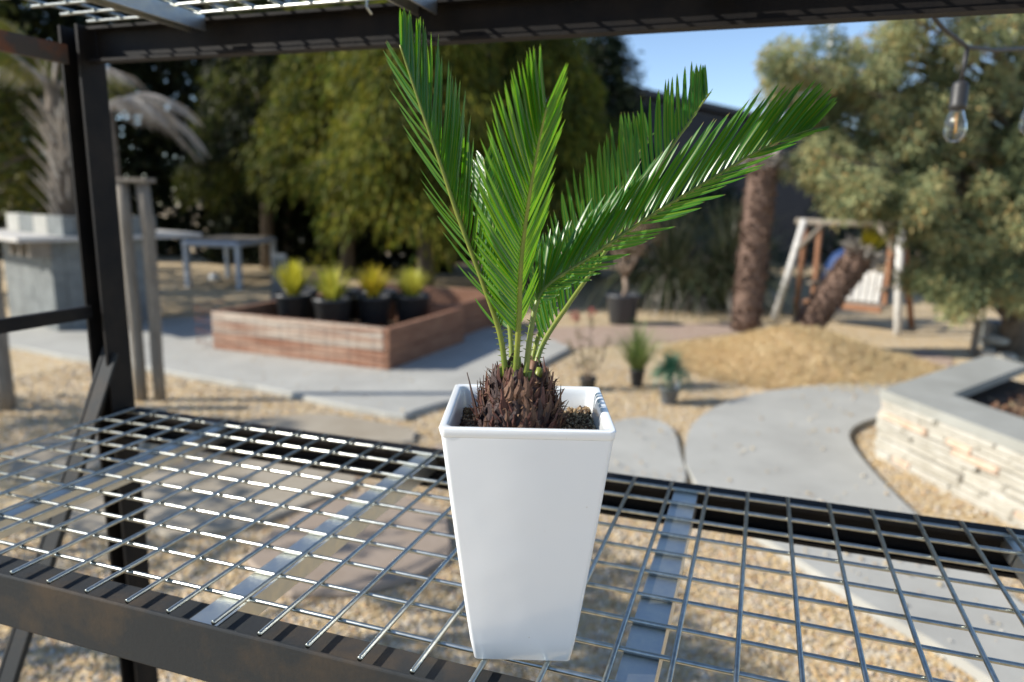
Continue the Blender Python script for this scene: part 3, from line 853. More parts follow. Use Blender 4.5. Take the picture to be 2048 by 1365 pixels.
timber_box('timber_planter', -4.1, -2.40, 5.66, 6.9, .39, 'plain reddish timber planter box behind the flaking one', [M_boxred, M_boxred], M_boxred, -.07)

# rusty wire mesh panel leaning in front of the planter and curling round its left end
e = empty('rusty_wire_mesh', (-3.30, 4.20, .045), -.07, 'rusty wire mesh panel in front of the flaking planter', 'wire mesh')
path = [(.92 - .06 * k, -.012 - .006 * math.sin(k * .7), 0) for k in range(0, 33)]
x_, y_ = path[-1][0], path[-1][1]
for k in range(1, 13):
    a = k / 12 * math.pi * 1.25
    path.append((x_ - .16 * math.sin(a) - .02 * k * .4, y_ + .16 * (1 - math.cos(a)) * .9, 0))
b = MB()
for z in (.06, .16, .26, .36):
    b.tube([(p[0], p[1], z + .05 * max(0, (k - 34)) / 12 * (1 if z > .3 else 0)) for k, p in enumerate(path)], .0032, 5)
b.build('wire', M_rust, e, True)
b = MB()
for k in range(0, len(path), 4):
    p = path[k]
    b.tube([(p[0], p[1], .0), (p[0] + rnd.uniform(-.01, .01), p[1], .38)], .0026, 4)
b.build('upright_wire', M_rust, e, True)['kind'] = 'stuff'

# ------------------------------------------------------------------ concrete counter with blocks, left
cu, cv = Vector((-.94, .342, 0)), Vector((.342, .94, 0))
ang = math.atan2(-cu.y, -cu.x)        # local -X runs along cu, local +Y along cv
ct = empty('concrete_counter', (-6.22, 4.37, 0), ang, 'grey concrete block counter with a thin overhanging slab top', 'counter')
course = .158
def block_wall(x0, x1, y0, y1, along):
    pass
for c_ in range(6):
    z0, z1 = c_ * course, (c_ + 1) * course - .0025
    off = .2 * (c_ % 2)
    x = -1.4
    if True:
        cuts = [-1.4] + [v for v in np.arange(-1.4 + .4 - off, -.01, .4) if -1.38 < v < -.05] + [0]
        for a0, a1 in zip(cuts[:-1], cuts[1:]):
            MB().box((a0 + .0012, rnd.uniform(-.002, .002), z0), (a1 - .0012, .12, z1), .003).build('block', M_block, ct)
        cuts = [.123] + [v for v in np.arange(.4 - off + .12, .95, .4)] + [1.05]
        for a0, a1 in zip(cuts[:-1], cuts[1:]):
            if a1 - a0 > .05:
                MB().box((-.12, a0 + .0012, z0), (rnd.uniform(-.002, .002), a1 - .0012, z1), .003).build('block', M_block, ct)
MB().box((-1.75, -.32, .955), (.16, 1.5, 1.0), .006).build('slab_top', mat('slab_concrete', (.45, .43, .40), .8, col2=(.55, .53, .49), scale=4), ct)
for k in range(3):
    MB().box((-.5 + k * .25, -.2, .80), (-.44 + k * .25, -.006, .952), .004).build('bracket', M_oldwood, ct)
# block planter on the counter
pl = empty('block_planter', (-6.22 + cu.x * .25 + cv.x * .1, 4.37 + cu.y * .25 + cv.y * .1, 1.0), ang, 'low pale block planter sitting on the concrete counter', 'planter')
for k in range(4):
    MB().box((-1.25 + k * .4, 0, .002), (-.86 + k * .4, .12, .19), .006).build('block', M_block if k % 2 else M_conc, pl)
for k in range(2):
    MB().box((.225, .125 + k * .4, .002), (.345, .52 + k * .4, .19), .006).build('block', M_block, pl)
MB().box((-1.2, .125, .003), (.22, .9, .16)).build('soil', M_soil, pl)

# dead-leaved yucca palm rising behind the counter
yp = empty('yucca_palm', (-6.75, 5.06, 1.1), 0, 'grey shaggy palm with dead leaf stubs growing behind the counter', 'palm')
MB().tube([(0, 0, -.05), (.0, 0, .5), (-.04, 0, 1.05), (-.05, 0, 1.5)], [.17, .15, .10, .07], 14).build('trunk', M_bark, yp, True)
n = 95
V, F = [], []
for k in range(n):
    a = rnd.uniform(0, 6.283); z = rnd.uniform(0, 1.1)
    o = Vector((math.cos(a), math.sin(a), 0)); sd_ = Vector((-o.y, o.x, 0))
    p0 = o * (.15 - .05 * z) + Vector((0, 0, z)); L = rnd.uniform(.2, .45); w = rnd.uniform(.02, .036)
    i0 = len(V)
    for t in (0, .5, 1):
        c_ = p0 + o * L * (.25 * t + .35 * t * t) + Vector((0, 0, L * .85 * t))
        ww = w * (1 - .75 * t)
        V += [tuple(c_ + sd_ * ww), tuple(c_ - sd_ * ww)]
    F += [(i0, i0 + 1, i0 + 3, i0 + 2), (i0 + 2, i0 + 3, i0 + 5, i0 + 4)]
o = link('dead_leaf', np_mesh('dead_leaf', np.array(V), np.array(F), M_deadleaf), yp); o['kind'] = 'stuff'
def fan_frond(parent, p0, az, L, lift, m_, name='frond', n=46, droop=.9):
    V, F = [], []
    d = Vector((math.cos(az), math.sin(az), 0))
    s_ = Vector((-d.y, d.x, 0))
    prev = None
    pts = []
    for k in range(13):
        t = k / 12
        pts.append(Vector(p0) + d * L * t + Vector((0, 0, lift * L * t - droop * L * t * t)))
    for k in range(n):
        t = .15 + .85 * k / n
        i = int(t * 12); f_ = t * 12 - i
        c_ = pts[i].lerp(pts[min(12, i + 1)], f_)
        for sg in (-1, 1):
            l = L * .42 * math.sin(math.pi * (.15 + .75 * t)) * rnd.uniform(.8, 1.1)
            e1 = c_ + (s_ * sg * .7 + d * .55).normalized() * l * .55 + Vector((0, 0, -.12 * l))
            e2 = c_ + (s_ * sg * .7 + d * .7).normalized() * l + Vector((0, 0, -.65 * l))
            i0 = len(V); w = d * (.0045 if m_ is M_deadleaf else .008)
            V += [tuple(c_ - w), tuple(c_ + w), tuple(e1 + w), tuple(e1 - w), tuple(e2)]
            F += [(i0, i0 + 1, i0 + 2, i0 + 3), (i0 + 3, i0 + 2, i0 + 4, i0 + 4)]
    F = [f_ if len(set(f_)) == 4 else f_ for f_ in F]
    me = bpy.data.meshes.new(name)
    me.from_pydata(V, [], [tuple(dict.fromkeys(f_)) for f_ in F])
    me.materials.append(m_)
    o = link(name, me, parent)
    b = MB(); b.tube(pts, [.016 * (1.1 - k / 12) for k in range(13)], 6)
    b.build('stalk', M_deadleaf, o, True)
    return o
for k in range(9):
    fan_frond(yp, (-.05, 0, 1.35), k * .7 + .2, rnd.uniform(.7, 1.0), rnd.uniform(.9, 1.6), M_ylw if k % 4 else M_deadleaf, n=34)
dp = empty('dead_palm', (-5.90, 4.92, 0), 0, 'palm with drooping grey dead fronds behind the steel post', 'palm')
MB().tube([(-.02, -.03, 1.0), (.0, 0, 1.6), (0, 0, 2.3)], [.06, .055, .05], 12).build('trunk', M_bark, dp, True)
for k, az_ in enumerate((.05, .4, .75, -.35, 1.15)):
    fan_frond(dp, (0, 0, 2.25), az_, rnd.uniform(.65, .95), rnd.uniform(.5, .95), M_deadleaf, n=40, droop=1.05)

# ------------------------------------------------------------------ table, obelisk, posts
TBL = [(-8.02, 8.05), (-7.09, 8.16), (-8.21, 10.1), (-8.9, 9.6)]
tb_ = empty('outdoor_table', (-8.02, 8.05, 0), 0, 'pale grey outdoor table with a slatted top in the shade', 'table')
ux = Vector((.93, .11, 0)); uy = Vector((-.42, 1.45, 0))
def tp(a, c_, z=0): return ux * a + uy * c_ + Vector((0, 0, z))
for a, c_ in ((0.02, .02), (.98, .02), (.02, .98), (.98, .98)):
    p = tp(a, c_)
    MB().box((p.x - .035, p.y - .035, 0), (p.x + .035, p.y + .035, .66), .004).build('leg', M_greymetal, tb_)
b = MB()
for (a0, c0), (a1, c1) in (((0, 0), (1, 0)), ((1, 0), (1, 1)), ((1, 1), (0, 1)), ((0, 1), (0, 0))):
    b.tube([tp(a0, c0, .685), tp(a1, c1, .685)], .042, 4)
b.build('apron', M_greymetal, tb_)
for k in range(8):
    p, q = tp(.01, .02 + k * .122), tp(.99, .02 + k * .122)
    w = uy * .108
    MB().add([p + Vector((0, 0, .715)), q + Vector((0, 0, .715)), q + w + Vector((0, 0, .715)), p + w + Vector((0, 0, .715)),
              p + Vector((0, 0, .74)), q + Vector((0, 0, .74)), q + w + Vector((0, 0, .74)), p + w + Vector((0, 0, .74))],
             [(0, 3, 2, 1), (4, 5, 6, 7), (0, 1, 5, 4), (1, 2, 6, 5), (2, 3, 7, 6), (3, 0, 4, 7)]).build('top_slat', M_oldwood, tb_)
b = MB()
def sq(w, z): return [(-w, -w, z), (w, -w, z), (w, w, z), (-w, w, z)]
vs_ = sq(.17, 0) + sq(.17, .06) + sq(.14, .07) + sq(.075, .66) + sq(.055, .70)
fs = [(3, 2, 1, 0), (16, 17, 18, 19)] + [(k * 4 + i, k * 4 + (i + 1) % 4, k * 4 + 4 + (i + 1) % 4, k * 4 + 4 + i) for k in range(4) for i in range(4)]
tag(b.add(vs_, fs).build('garden_obelisk', M_block, loc=(-5.35, 6.85, 0), rot=(0, 0, .5)), 'grey stone obelisk between the table and the planter', 'obelisk')
tag(MB().lathe([(.05, 0), (.09, .01), (.10, .06), (.06, .11), (.01, .13)], 14).build('white_ball', M_white, None, True, loc=(-8.3, 9.0, 0)), 'small pale round object on the ground under the table', 'ball')

def round_post(x_, y_, h_, r_, label):
    b = MB(); b.tube([(rnd.uniform(-.004, .004) * k, 0, h_ * k / 5) for k in range(6)], [r_ * rnd.uniform(.96, 1.04) for _ in range(6)], 14)
    return tag(b.build('timber_post', M_oldwood, None, True, loc=(x_, y_, 0)), label, 'post', 'round timber posts left of the planter')
gp = empty('timber_gatepost', (-3.56, 2.89, 0), .25, 'pair of round weathered timber posts joined by a flat cap board', 'post')
for x_, y_ in ((-.05, -.02), (.075, .0)):
    MB().tube([(x_ + rnd.uniform(-.003, .003) * k, y_, 1.5 * k / 5) for k in range(6)], [.042 * rnd.uniform(.96, 1.04) for _ in range(6)], 14).build('post', M_oldwood, gp, True)
MB().box((-.11, -.07, 1.502), (.135, .05, 1.53), .005).build('cap_board', M_oldwood, gp)
round_post(-4.24, 2.36, .98, .052, 'round weathered timber post at the left edge below the steel rail')

# low stone wall with concrete cap, right
A = Vector((1.175, 3.545, 0)); Bv = Vector((2.05, 2.02, 0)); Cc = Vector((2.05, 4.95, 0))
d1 = (Bv - A).normalized(); n1 = Vector((d1.y, -d1.x, 0)) * -1     # outward normal of the front face
d2 = (Cc - A).normalized(); n2 = Vector((-d2.y, d2.x, 0))
if n1.dot(Vector((-1, -1, 0))) < 0: n1 = -n1
wl = empty('stone_wall', A, 0, 'low limestone wall of stacked stones with a grey concrete cap', 'wall')
WH = .40
def stone(p, dirv, nrm, L, hgt, dep, m_):
    b = MB()
    j = lambda: rnd.uniform(-.006, .006)
    pr = rnd.uniform(.0, .026)
    q0 = p + nrm * pr
    vs_ = []
    for dd, inset in ((0, .008), (1, 0)):
        base = q0 - nrm * (.012 if dd else 0) if dd else q0
        for a, z in ((0, 0), (L, 0), (L, hgt), (0, hgt)):
            s_ = (inset if a == 0 else -inset); t_ = (inset if z == 0 else -inset)
            vs_.append(base + dirv * (a + s_ + j()) + Vector((0, 0, z + t_ + j() * .5)))
    for a, z in ((0, 0), (L, 0), (L, hgt), (0, hgt)):
        vs_.append(p - nrm * dep + dirv * a + Vector((0, 0, z)))
    fs = [(0, 1, 2, 3)]
    for k in (0, 4):
        fs += [(k + i, k + 4 + i, k + 4 + (i + 1) % 4, k + (i + 1) % 4) for i in range(4)]
    fs.append((11, 10, 9, 8))
    b.add(vs_, fs).build('stone', m_, wl)
def stone_face(org, dirv, nrm, length, zt):
    z = -.03
    while z < zt - .015:
        h_ = min(rnd.uniform(.024, .055), zt - z)
        if zt - z - h_ < .02: h_ = zt - z
        x = -.004 + rnd.uniform(0, .002)
        while x < length - .02:
            L = min(rnd.uniform(.13, .46), length - x)
            stone(org + dirv * x + Vector((0, 0, z + .002)), dirv, nrm, L - .003, h_ - .0025, .09, M_limeor if rnd.random() < .06 else M_limestone)
            x += L
        z += h_
stone_face(Vector((0, 0, 0)), d1, n1, (Bv - A).length, WH - .055)
stone_face(Vector((0, 0, 0)), d2, n2, (Cc - A).length, WH - .055)
# core and cap (L shaped around a planting bed)
def off(p, a, c_): return p + d1 * a + d2 * c_
ln1, ln2 = (Bv - A).length, (Cc - A).length
def quadprism(pts, z0, z1, m_, name):
    MB().prism([(p.x, p.y) for p in pts], z0, z1, .004).build(name, m_, wl)
Z0 = Vector((0, 0, 0))
o1, o2 = n1 * .012, n2 * .012
quadprism([off(Z0, -.0, -.0) + o1 + o2, off(Z0, ln1, 0) + o1, off(Z0, ln1, .36), off(Z0, .32, .36)], WH - .052, WH, M_conc_cap, 'cap')
quadprism([off(Z0, .0, .0) + o2 * 1.0 + Vector((.0, .004, 0)), off(Z0, .318, .364), off(Z0, .318, ln2), off(Z0, 0, ln2) + o2], WH - .053, WH - .001, M_conc_cap, 'cap')
quadprism([off(Z0, .05, .05), off(Z0, ln1, .05), off(Z0, ln1, ln2), off(Z0, .05, ln2)], 0, .27, M_soil, 'soil')
M_litter = leaf_mat('leaf_litter', [(.16, .08, .05), (.28, .15, .09), (.22, .17, .10)], trans=.2)
n = 900
p = [off(A, rnd.uniform(.36, ln1), rnd.uniform(.4, ln2)) for _ in range(n)]
o = tag(link('leaf_litter', leaves_mesh('leaf_litter', np.array([(q.x, q.y, .275) for q in p]), np.stack([rng.normal(0, 1, n), rng.normal(0, 1, n), rng.uniform(0, .5, n)], 1), .05, .025, M_litter)), 'brown leaf litter in the bed inside the stone wall', None, None, 'stuff')

# ------------------------------------------------------------------ steel rack
Z = 1.05          # wire level of the lower shelf
ZT = 1.705        # wire level of the upper shelf
rk = empty('steel_rack', (0, 0, 0), 0, 'black steel shelving rack with lower and upper tiers', 'rack')
X0, X1 = -.64, 1.0
def chan(b, x0, x1, y_back, y_front, z0, z1, t=.0045, lip=None):
    """C channel along X: web at y_back, flanges reaching y_front"""
    ya, yb = (y_back, y_back - t) if y_front < y_back else (y_back, y_back + t)
    b.box((x0, min(ya, yb), z0), (x1, max(ya, yb), z1))
    f0, f1 = sorted((y_front, yb))
    b.box((x0, f0, z1 - t), (x1, f1, z1))
    b.box((x0, f0, z0), (x1, f1, z0 + t))
b = MB(); chan(b, X0 + .003, X1, .036, .0, .994, Z - .006); b.build('back_beam', M_steel, rk)
b = MB()
b.box((X0 - .06, -.4875, .994), (X1, -.483, Z + .002)); b.box((X0 - .06, -.483, Z - .0105), (X1, -.446, Z - .006)); b.box((X0 - .06, -.483, .994), (X1, -.455, .9985))
fb = b.build('front_beam', M_steelw, rk)
bv = fb.modifiers.new('bevel', 'BEVEL'); bv.width = .0018; bv.segments = 2
b = MB(); chan(b, X0 + .003, X1, .036, .011, ZT - .061, ZT - .006); b.build('back_beam', M_steel, rk)
b = MB(); chan(b, X0 - .034, X1, -.40, -.36, ZT - .061, ZT - .006); b.build('front_beam', M_steel, rk)
def post(x_in, s, y0, y1, z1, t=.005, w=.042):
    """C channel post open to -Y: two flanges and a web"""
    b = MB()
    xo = x_in - s * w
    fa = sorted((x_in, x_in - s * t)); fo = sorted((xo, xo + s * t))
    b.box((fa[0], y0, 0), (fa[1], y1, z1)); b.box((fo[0], y0, 0), (fo[1], y1, z1))
    mid = sorted((x_in - s * t, xo + s * t))
    b.box((mid[0], y1 - t, 0), (mid[1], y1, z1))
    b.box((mid[0] - .02, y0 - .01, 0.0), (mid[1] + .02, y1 + .01, .006))
    return b.build('post', M_steel, rk)
post(X0, 1, -.002, .048, ZT - .004)
post(X0 - .03, 1, -.535, -.4885, 1.24)
post(X1 + .045, 1, -.002, .048, ZT - .004)
post(X1 + .045, 1, -.535, -.4885, 1.24)
for xx in (X0 - .034, X1 + .02):
    MB().box((xx, -.53, 1.214), (xx + .012, -.004, 1.236)).build('end_rail', M_steel, rk)
    MB().box((xx, -.398, ZT - .066), (xx + .012, -.004, ZT - .036)).build('end_rail', M_rusty, rk)
# diagonal end brace: flat angle running down towards the front
def bar(b, p, q, w, t):
    p, q = Vector(p), Vector(q); d = (q - p).normalized()
    s_ = Vector((1, 0, 0)); u = d.cross(s_).normalized()
    vs_ = [c_ + s_ * a + u * k for c_ in (p, q) for a, k in ((0, -w / 2), (t, -w / 2), (t, w / 2), (0, w / 2))]
    return b.add(vs_, [(3, 2, 1, 0), (4, 5, 6, 7)] + [(i, (i + 1) % 4, 4 + (i + 1) % 4, 4 + i) for i in range(4)])
b = MB(); bar(b, (-.665, .03, 1.15), (-.665, -.47, .18), .04, .005); bar(b, (-.66, .012, 1.15), (-.66, -.488, .18), .005, .03)
b.build('brace', M_steelw, rk)

# welded wire decks
WL, WX, BARS = .048, .05, []
cross_me = MB().tube([(0, -.482, 0), (0, -.4816, 0), (0, .0096, 0), (0, .010, 0)], [.0021, .0024, .0024, .0021], 10).mesh('wire', M_galv, True)
cross_up = MB().tube([(0, -.396, 0), (0, -.3956, 0), (0, .0096, 0), (0, .010, 0)], [.0021, .0024, .0024, .0021], 10).mesh('wire', M_galv, True)
long_me = MB().tube([(-.618, 0, 0), (-.6176, 0, 0), (.9846, 0, 0), (.985, 0, 0)], [.0021, .0024, .0024, .0021], 10).mesh('wire', M_galv, True)
b = MB(); b.box((-.0155, -.481, -.022), (-.0125, .008, 0)); b.box((.0125, -.481, -.022), (.0155, .008, 0)); b.box((-.0125, -.481, -.003), (.0125, .008, 0))
bar_me = b.mesh('support_bar', M_galvbar)
for zz, lab in ((Z, 'galvanised welded wire deck of the lower shelf under the white pot'), (ZT, 'galvanised welded wire deck of the upper shelf')):
    g = empty('wire_deck', (0, 0, zz), 0, lab, 'wire deck', 'wire decks of the rack')
    for i in range(-12, 20):
        o = link('wire', cross_me if zz == Z else cross_up, g, (i * WX + rnd.uniform(-.0006, .0006), 0, .0022), (0, 0, rnd.uniform(-.002, .002)))
    for j in range(0, 10 if zz == Z else 8):
        link('wire', long_me, g, (0, -j * WL + rnd.uniform(-.0005, .0005), -.0024), (0, 0, rnd.uniform(-.0004, .0004)))
    for xx in (-.406, -.017, .371, .760):
        o = link('support_bar', bar_me, g, (xx, 0, -.0052))
        if zz != Z: o.scale = (1, .82, 1)
b = MB()
hk = [(-.095, -.006, ZT + .006), (-.09, -.03, ZT - .002), (-.083, -.038, ZT - .012), (-.086, -.036, ZT - .022), (-.078, -.036, ZT - .032)]
tag(b.tube(hk, .0018, 6).build('wire_hook', M_galv, None, True), 'bent wire hook hanging from the upper wire deck', 'hook')

# ------------------------------------------------------------------ string lights
sl = empty('string_light', (.77, .64, 1.72), 0, 'black string light cable with clear filament bulbs at the right', 'string lights')
def L_(p): return tuple(Vector(p) - Vector((.77, .64, 1.72)))
MB().tube([L_(p) for p in ((.60, .42, 1.83), (.66, .50, 1.775), (.715, .575, 1.742), (.77, .64, 1.720), (.83, .71, 1.725), (.95, .856, 1.752), (1.08, 1.0, 1.80))], .0042, 8).build('cable', M_rubber, sl, True)
M_glass = mat('bulb_glass', (1, 1, 1), .02)
pg = M_glass.node_tree.nodes['Principled BSDF']
pg.inputs['Transmission Weight'].default_value = 1.0
pg.inputs['IOR'].default_value = 1.45
M_fil = mat('filament', (.75, .42, .12), .4)
def bulb(dx, dy, dz):
    MB().tube([(dx, dy, dz + .0), (dx - .003, dy, dz - .06)], .004, 8).build('drop_cord', M_rubber, sl, True)
    MB().lathe([(.006, 0), (.012, -.004), (.0142, -.012), (.0142, -.040), (.0152, -.042), (.0152, -.050), (.012, -.053)], 20, (dx - .003, dy, dz - .058)).build('socket', M_rubber, sl, True)
    prof = [(.0105, .0), (.0125, -.007), (.0178, -.022), (.0196, -.034), (.0178, -.046), (.0105, -.055), (.003, -.057)]
    inner = [(max(.001, r_ - .0009), z) for r_, z in prof]
    bb = MB(); n_ = 24
    vs_, fs = [], []
    for r_, z in prof + [(r_, z + .0004) for r_, z in inner[::-1]]:
        for i in range(n_):
            a = 2 * math.pi * i / n_
            vs_.append((dx - .003 + r_ * math.cos(a), dy + r_ * math.sin(a), dz - .111 + z))
    m_ = len(prof) * 2
    for k in range(m_ - 1):
        for i in range(n_):
            j = (i + 1) % n_
            fs.append((k * n_ + i, k * n_ + j, (k + 1) * n_ + j, (k + 1) * n_ + i))
    o = bb.add(vs_, fs).build('bulb', M_glass, sl, True)
    MB().tube([(dx - .003, dy, dz - .115), (dx - .001, dy, dz - .152)], .0022, 6).build('filament', M_fil, o, True)
bulb(0, 0, 0)
bulb(.179, .215, .030)

# ------------------------------------------------------------------ white pot
PX, PY, PZ, PROT = .268, -.402, Z + .0048, R(17.85)
pot = empty('plant_pot', (PX, PY, PZ), PROT, 'tall tapered square white plastic pot standing on the wire shelf', 'pot')
H, A0, A1 = .2095, .0405, .0668
def rsq(a, r_, z, n=6):
    o = []
    for k, (sx, sy) in enumerate(((1, -1), (1, 1), (-1, 1), (-1, -1))):
        for i in range(n + 1):
            t = R(-90 + 90 * k) + R(90) * i / n
            o.append((sx * (a - r_) + r_ * math.cos(t), sy * (a - r_) + r_ * math.sin(t), z))
    return o
def loft(rings):
    n = len(rings[0]); vs_ = [p for r_ in rings for p in r_]
    fs = [(k * n + i, k * n + (i + 1) % n, (k + 1) * n + (i + 1) % n, (k + 1) * n + i) for k in range(len(rings) - 1) for i in range(n)]
    return vs_, fs, n
def aw(z): return A0 + (A1 - .0012 - A0) * (z / H) ** .92
rings = [rsq(A0 - .006, .003, 0), rsq(A0 - .0012, .0030, .0003), rsq(A0 - .0003, .0034, .0014)]
for k in range(1, 13):
    z = .002 + (H - .0098) * k / 12
    rings.append(rsq(aw(z), .0035 + .001 * k / 12, z))
b = MB(); vs_, fs, n = loft(rings)
fs.append(tuple(range(n - 1, -1, -1)))
o = b.add(vs_, fs).build('pot_wall', M_pot, pot, True)
z1 = H - .0076
rim = [rsq(aw(z1) - .0006, .004, z1 - .0004), rsq(aw(z1) + .0002, .0046, z1), rsq(aw(z1) + .0005, .0047, z1 + .0004), rsq(A1 - .0004, .0048, H - .0010), rsq(A1 - .0008, .0046, H - .0002), rsq(A1 - .0016, .0044, H),
       rsq(A1 - .0048, .0075, H), rsq(A1 - .0062, .007, H - .0006), rsq(A1 - .0072, .0065, H - .002), rsq(A1 - .0082, .006, H - .006), rsq(A1 - .012, .006, H - .045), rsq(A1 - .0125, .006, H - .05)]
vs_, fs, n = loft(rim)
o = MB().add(vs_, fs).build('rim', M_pot, pot, True)
# soil surface with grit
zs = H - .021
b = MB(); b.prism([(p[0], p[1]) for p in rsq(A1 - .0102, .006, 0, 3)], zs - .02, zs)
b.build('soil', M_soil, pot)
n = 2600
x = rng.uniform(-.056, .056, n); y = rng.uniform(-.056, .056, n); s = rng.uniform(.0008, .0024, n)
octa = np.array([(1, 0, 0), (-1, 0, 0), (0, 1, 0), (0, -1, 0), (0, 0, 1), (0, 0, -1)], float)
V = octa[None] * s[:, None, None] * rng.uniform(.6, 1.2, (n, 6, 1)) + rng.normal(0, .0002, (n, 6, 3))
V += np.stack([x, y, zs + s * .4 + .004 * np.maximum(0, x / .056) ** 2], 1)[:, None, :]
F = np.array([(0, 2, 4), (2, 1, 4), (1, 3, 4), (3, 0, 4), (2, 0, 5), (1, 2, 5), (3, 1, 5), (0, 3, 5)])
M_grit = leaf_mat('grit', [(.06, .035, .02), (.16, .10, .05), (.30, .21, .12), (.48, .38, .25), (.10, .06, .03), (.08, .05, .03)], rough=.9, trans=0)
o = link('soil_grit', np_mesh('soil_grit', V.reshape(-1, 3), (F[None] + (np.arange(n) * 6)[:, None, None]).reshape(-1, 3), M_grit), pot)
o['kind'] = 'stuff'

# ------------------------------------------------------------------ sago palm
def sago_leaf_mat(name, top, trans_c, mid, rough, trans):
    m = bpy.data.materials.new(name); m.use_nodes = True
    nt = m.node_tree; p = nt.nodes['Principled BSDF']; out = nt.nodes['Material Output']
    uv = nt.nodes.new('ShaderNodeUVMap')
    sx = nt.nodes.new('ShaderNodeSeparateXYZ'); nt.links.new(uv.outputs[0], sx.inputs[0])
    s1 = nt.nodes.new('ShaderNodeMath'); s1.operation = 'SUBTRACT'; s1.inputs[1].default_value = .5; nt.links.new(sx.outputs[0], s1.inputs[0])
    s2 = nt.nodes.new('ShaderNodeMath'); s2.operation = 'ABSOLUTE'; nt.links.new(s1.outputs[0], s2.inputs[0])
    mr = nt.nodes.new('ShaderNodeMapRange'); mr.inputs[1].default_value = .05; mr.inputs[2].default_value = .15; mr.inputs[3].default_value = 1; mr.inputs[4].default_value = 0
    nt.links.new(s2.outputs[0], mr.inputs[0])
    g = nt.nodes.new('ShaderNodeNewGeometry')
    hv = nt.nodes.new('ShaderNodeHueSaturation')
    oi = nt.nodes.new('ShaderNodeObjectInfo')
    ad = nt.nodes.new('ShaderNodeMath'); ad.operation = 'ADD'; nt.links.new(oi.outputs['Random'], ad.inputs[0]); nt.links.new(g.outputs['Random Per Island'], ad.inputs[1])
    m2 = nt.nodes.new('ShaderNodeMapRange'); m2.inputs[1].default_value = 0; m2.inputs[2].default_value = 2; m2.inputs[3].default_value = .7; m2.inputs[4].default_value = 1.3
    nt.links.new(ad.outputs[0], m2.inputs[0]); nt.links.new(m2.outputs[0], hv.inputs['Value'])
    hv.inputs['Color'].default_value = (*top, 1)
    mx = nt.nodes.new('ShaderNodeMix'); mx.data_type = 'RGBA'
    nt.links.new(mr.outputs[0], mx.inputs[0]); nt.links.new(hv.outputs[0], mx.inputs[6]); mx.inputs[7].default_value = (*mid, 1)
    # brown tip
    tr = nt.nodes.new('ShaderNodeMapRange'); tr.inputs[1].default_value = .955; tr.inputs[2].default_value = .99
    nt.links.new(sx.outputs[1], tr.inputs[0])
    mt = nt.nodes.new('ShaderNodeMix'); mt.data_type = 'RGBA'
    nt.links.new(tr.outputs[0], mt.inputs[0]); nt.links.new(mx.outputs[2], mt.inputs[6]); mt.inputs[7].default_value = (.25, .16, .06, 1)
    nt.links.new(mt.outputs[2], p.inputs['Base Color'])
    p.inputs['Roughness'].default_value = rough
    p.inputs['Specular IOR Level'].default_value = .75
    t = nt.nodes.new('ShaderNodeBsdfTranslucent')
    mxt = nt.nodes.new('ShaderNodeMix'); mxt.data_type = 'RGBA'
    nt.links.new(mr.outputs[0], mxt.inputs[0]); mxt.inputs[6].default_value = (*trans_c, 1); mxt.inputs[7].default_value = (.30, .34, .03, 1)
    nt.links.new(mxt.outputs[2], t.inputs['Color'])
    ms = nt.nodes.new('ShaderNodeMixShader'); ms.inputs[0].default_value = trans
    nt.links.new(p.outputs[0], ms.inputs[1]); nt.links.new(t.outputs[0], ms.inputs[2]); nt.links.new(ms.outputs[0], out.inputs['Surface'])
    return m
M_sago = sago_leaf_mat('sago_leaflet', (.024, .125, .012), (.15, .43, .008), (.17, .27, .02), .31, .48)
M_rachis = mat('sago_stalk', (.12, .18, .02), .4, col2=(.22, .24, .035), scale=40)
M_scale = [mat('sago_scale_red', (.060, .020, .015), .6, col2=(.15, .058, .038), scale=140, bump=.4), mat('sago_scale_brown', (.075, .034, .019), .65, col2=(.24, .125, .07), scale=140, bump=.4),
           mat('sago_scale_dark', (.025, .014, .012), .6, col2=(.07, .035, .028), scale=140, bump=.4)]
SX, SY = .2615, -.4045
ZS = PZ + zs
sp = empty('sago_palm', (SX, SY, ZS - .004), 0, 'young sago palm with glossy green fronds growing in the white pot', 'palm')
O = Vector((SX, SY, ZS - .004))
b = MB(); b.lathe([(.030, -.01), (.033, .0), (.0345, .012), (.0315, .026), (.0265, .038), (.020, .048), (.012, .054)], 28)
cd = b.build('caudex', M_scale[2], sp, True)
# old leaf bases on the caudex
def scale_mesh(m_, L, W, k):
    V, F = [], []
    prof = [(0, 1.0), (.3, .85), (.55, .55), (.8, .32), (1, .08 if k % 2 else .2)]
    for t, w in prof:
        bend = .10 * L * math.sin(t * 2.2 + k)
        for sx, th in ((-1, 0), (0, 1), (1, 0), (0, -.3)):
            V.append((sx * W * w * .5 + .15 * W * math.sin(5 * t + k), th * W * .3 * w + bend, L * t))
    for s in range(len(prof) - 1):
        for i in range(4):
            j = (i + 1) % 4
            F.append((s * 4 + i, s * 4 + j, s * 4 + 4 + j, s * 4 + 4 + i))
    n = len(prof)
    F.append(tuple(range((n - 1) * 4, n * 4)))
    return MB().add(V, F).mesh('leaf_base', m_)
smesh = [scale_mesh(M_scale[k % 3 if k != 5 else 0], 1.0, .46, k) for k in range(6)]
def crad(z): return float(np.interp(z, [0, .012, .026, .038, .048, .054], [.033, .0345, .0315, .0265, .020, .013]))
ns = 298
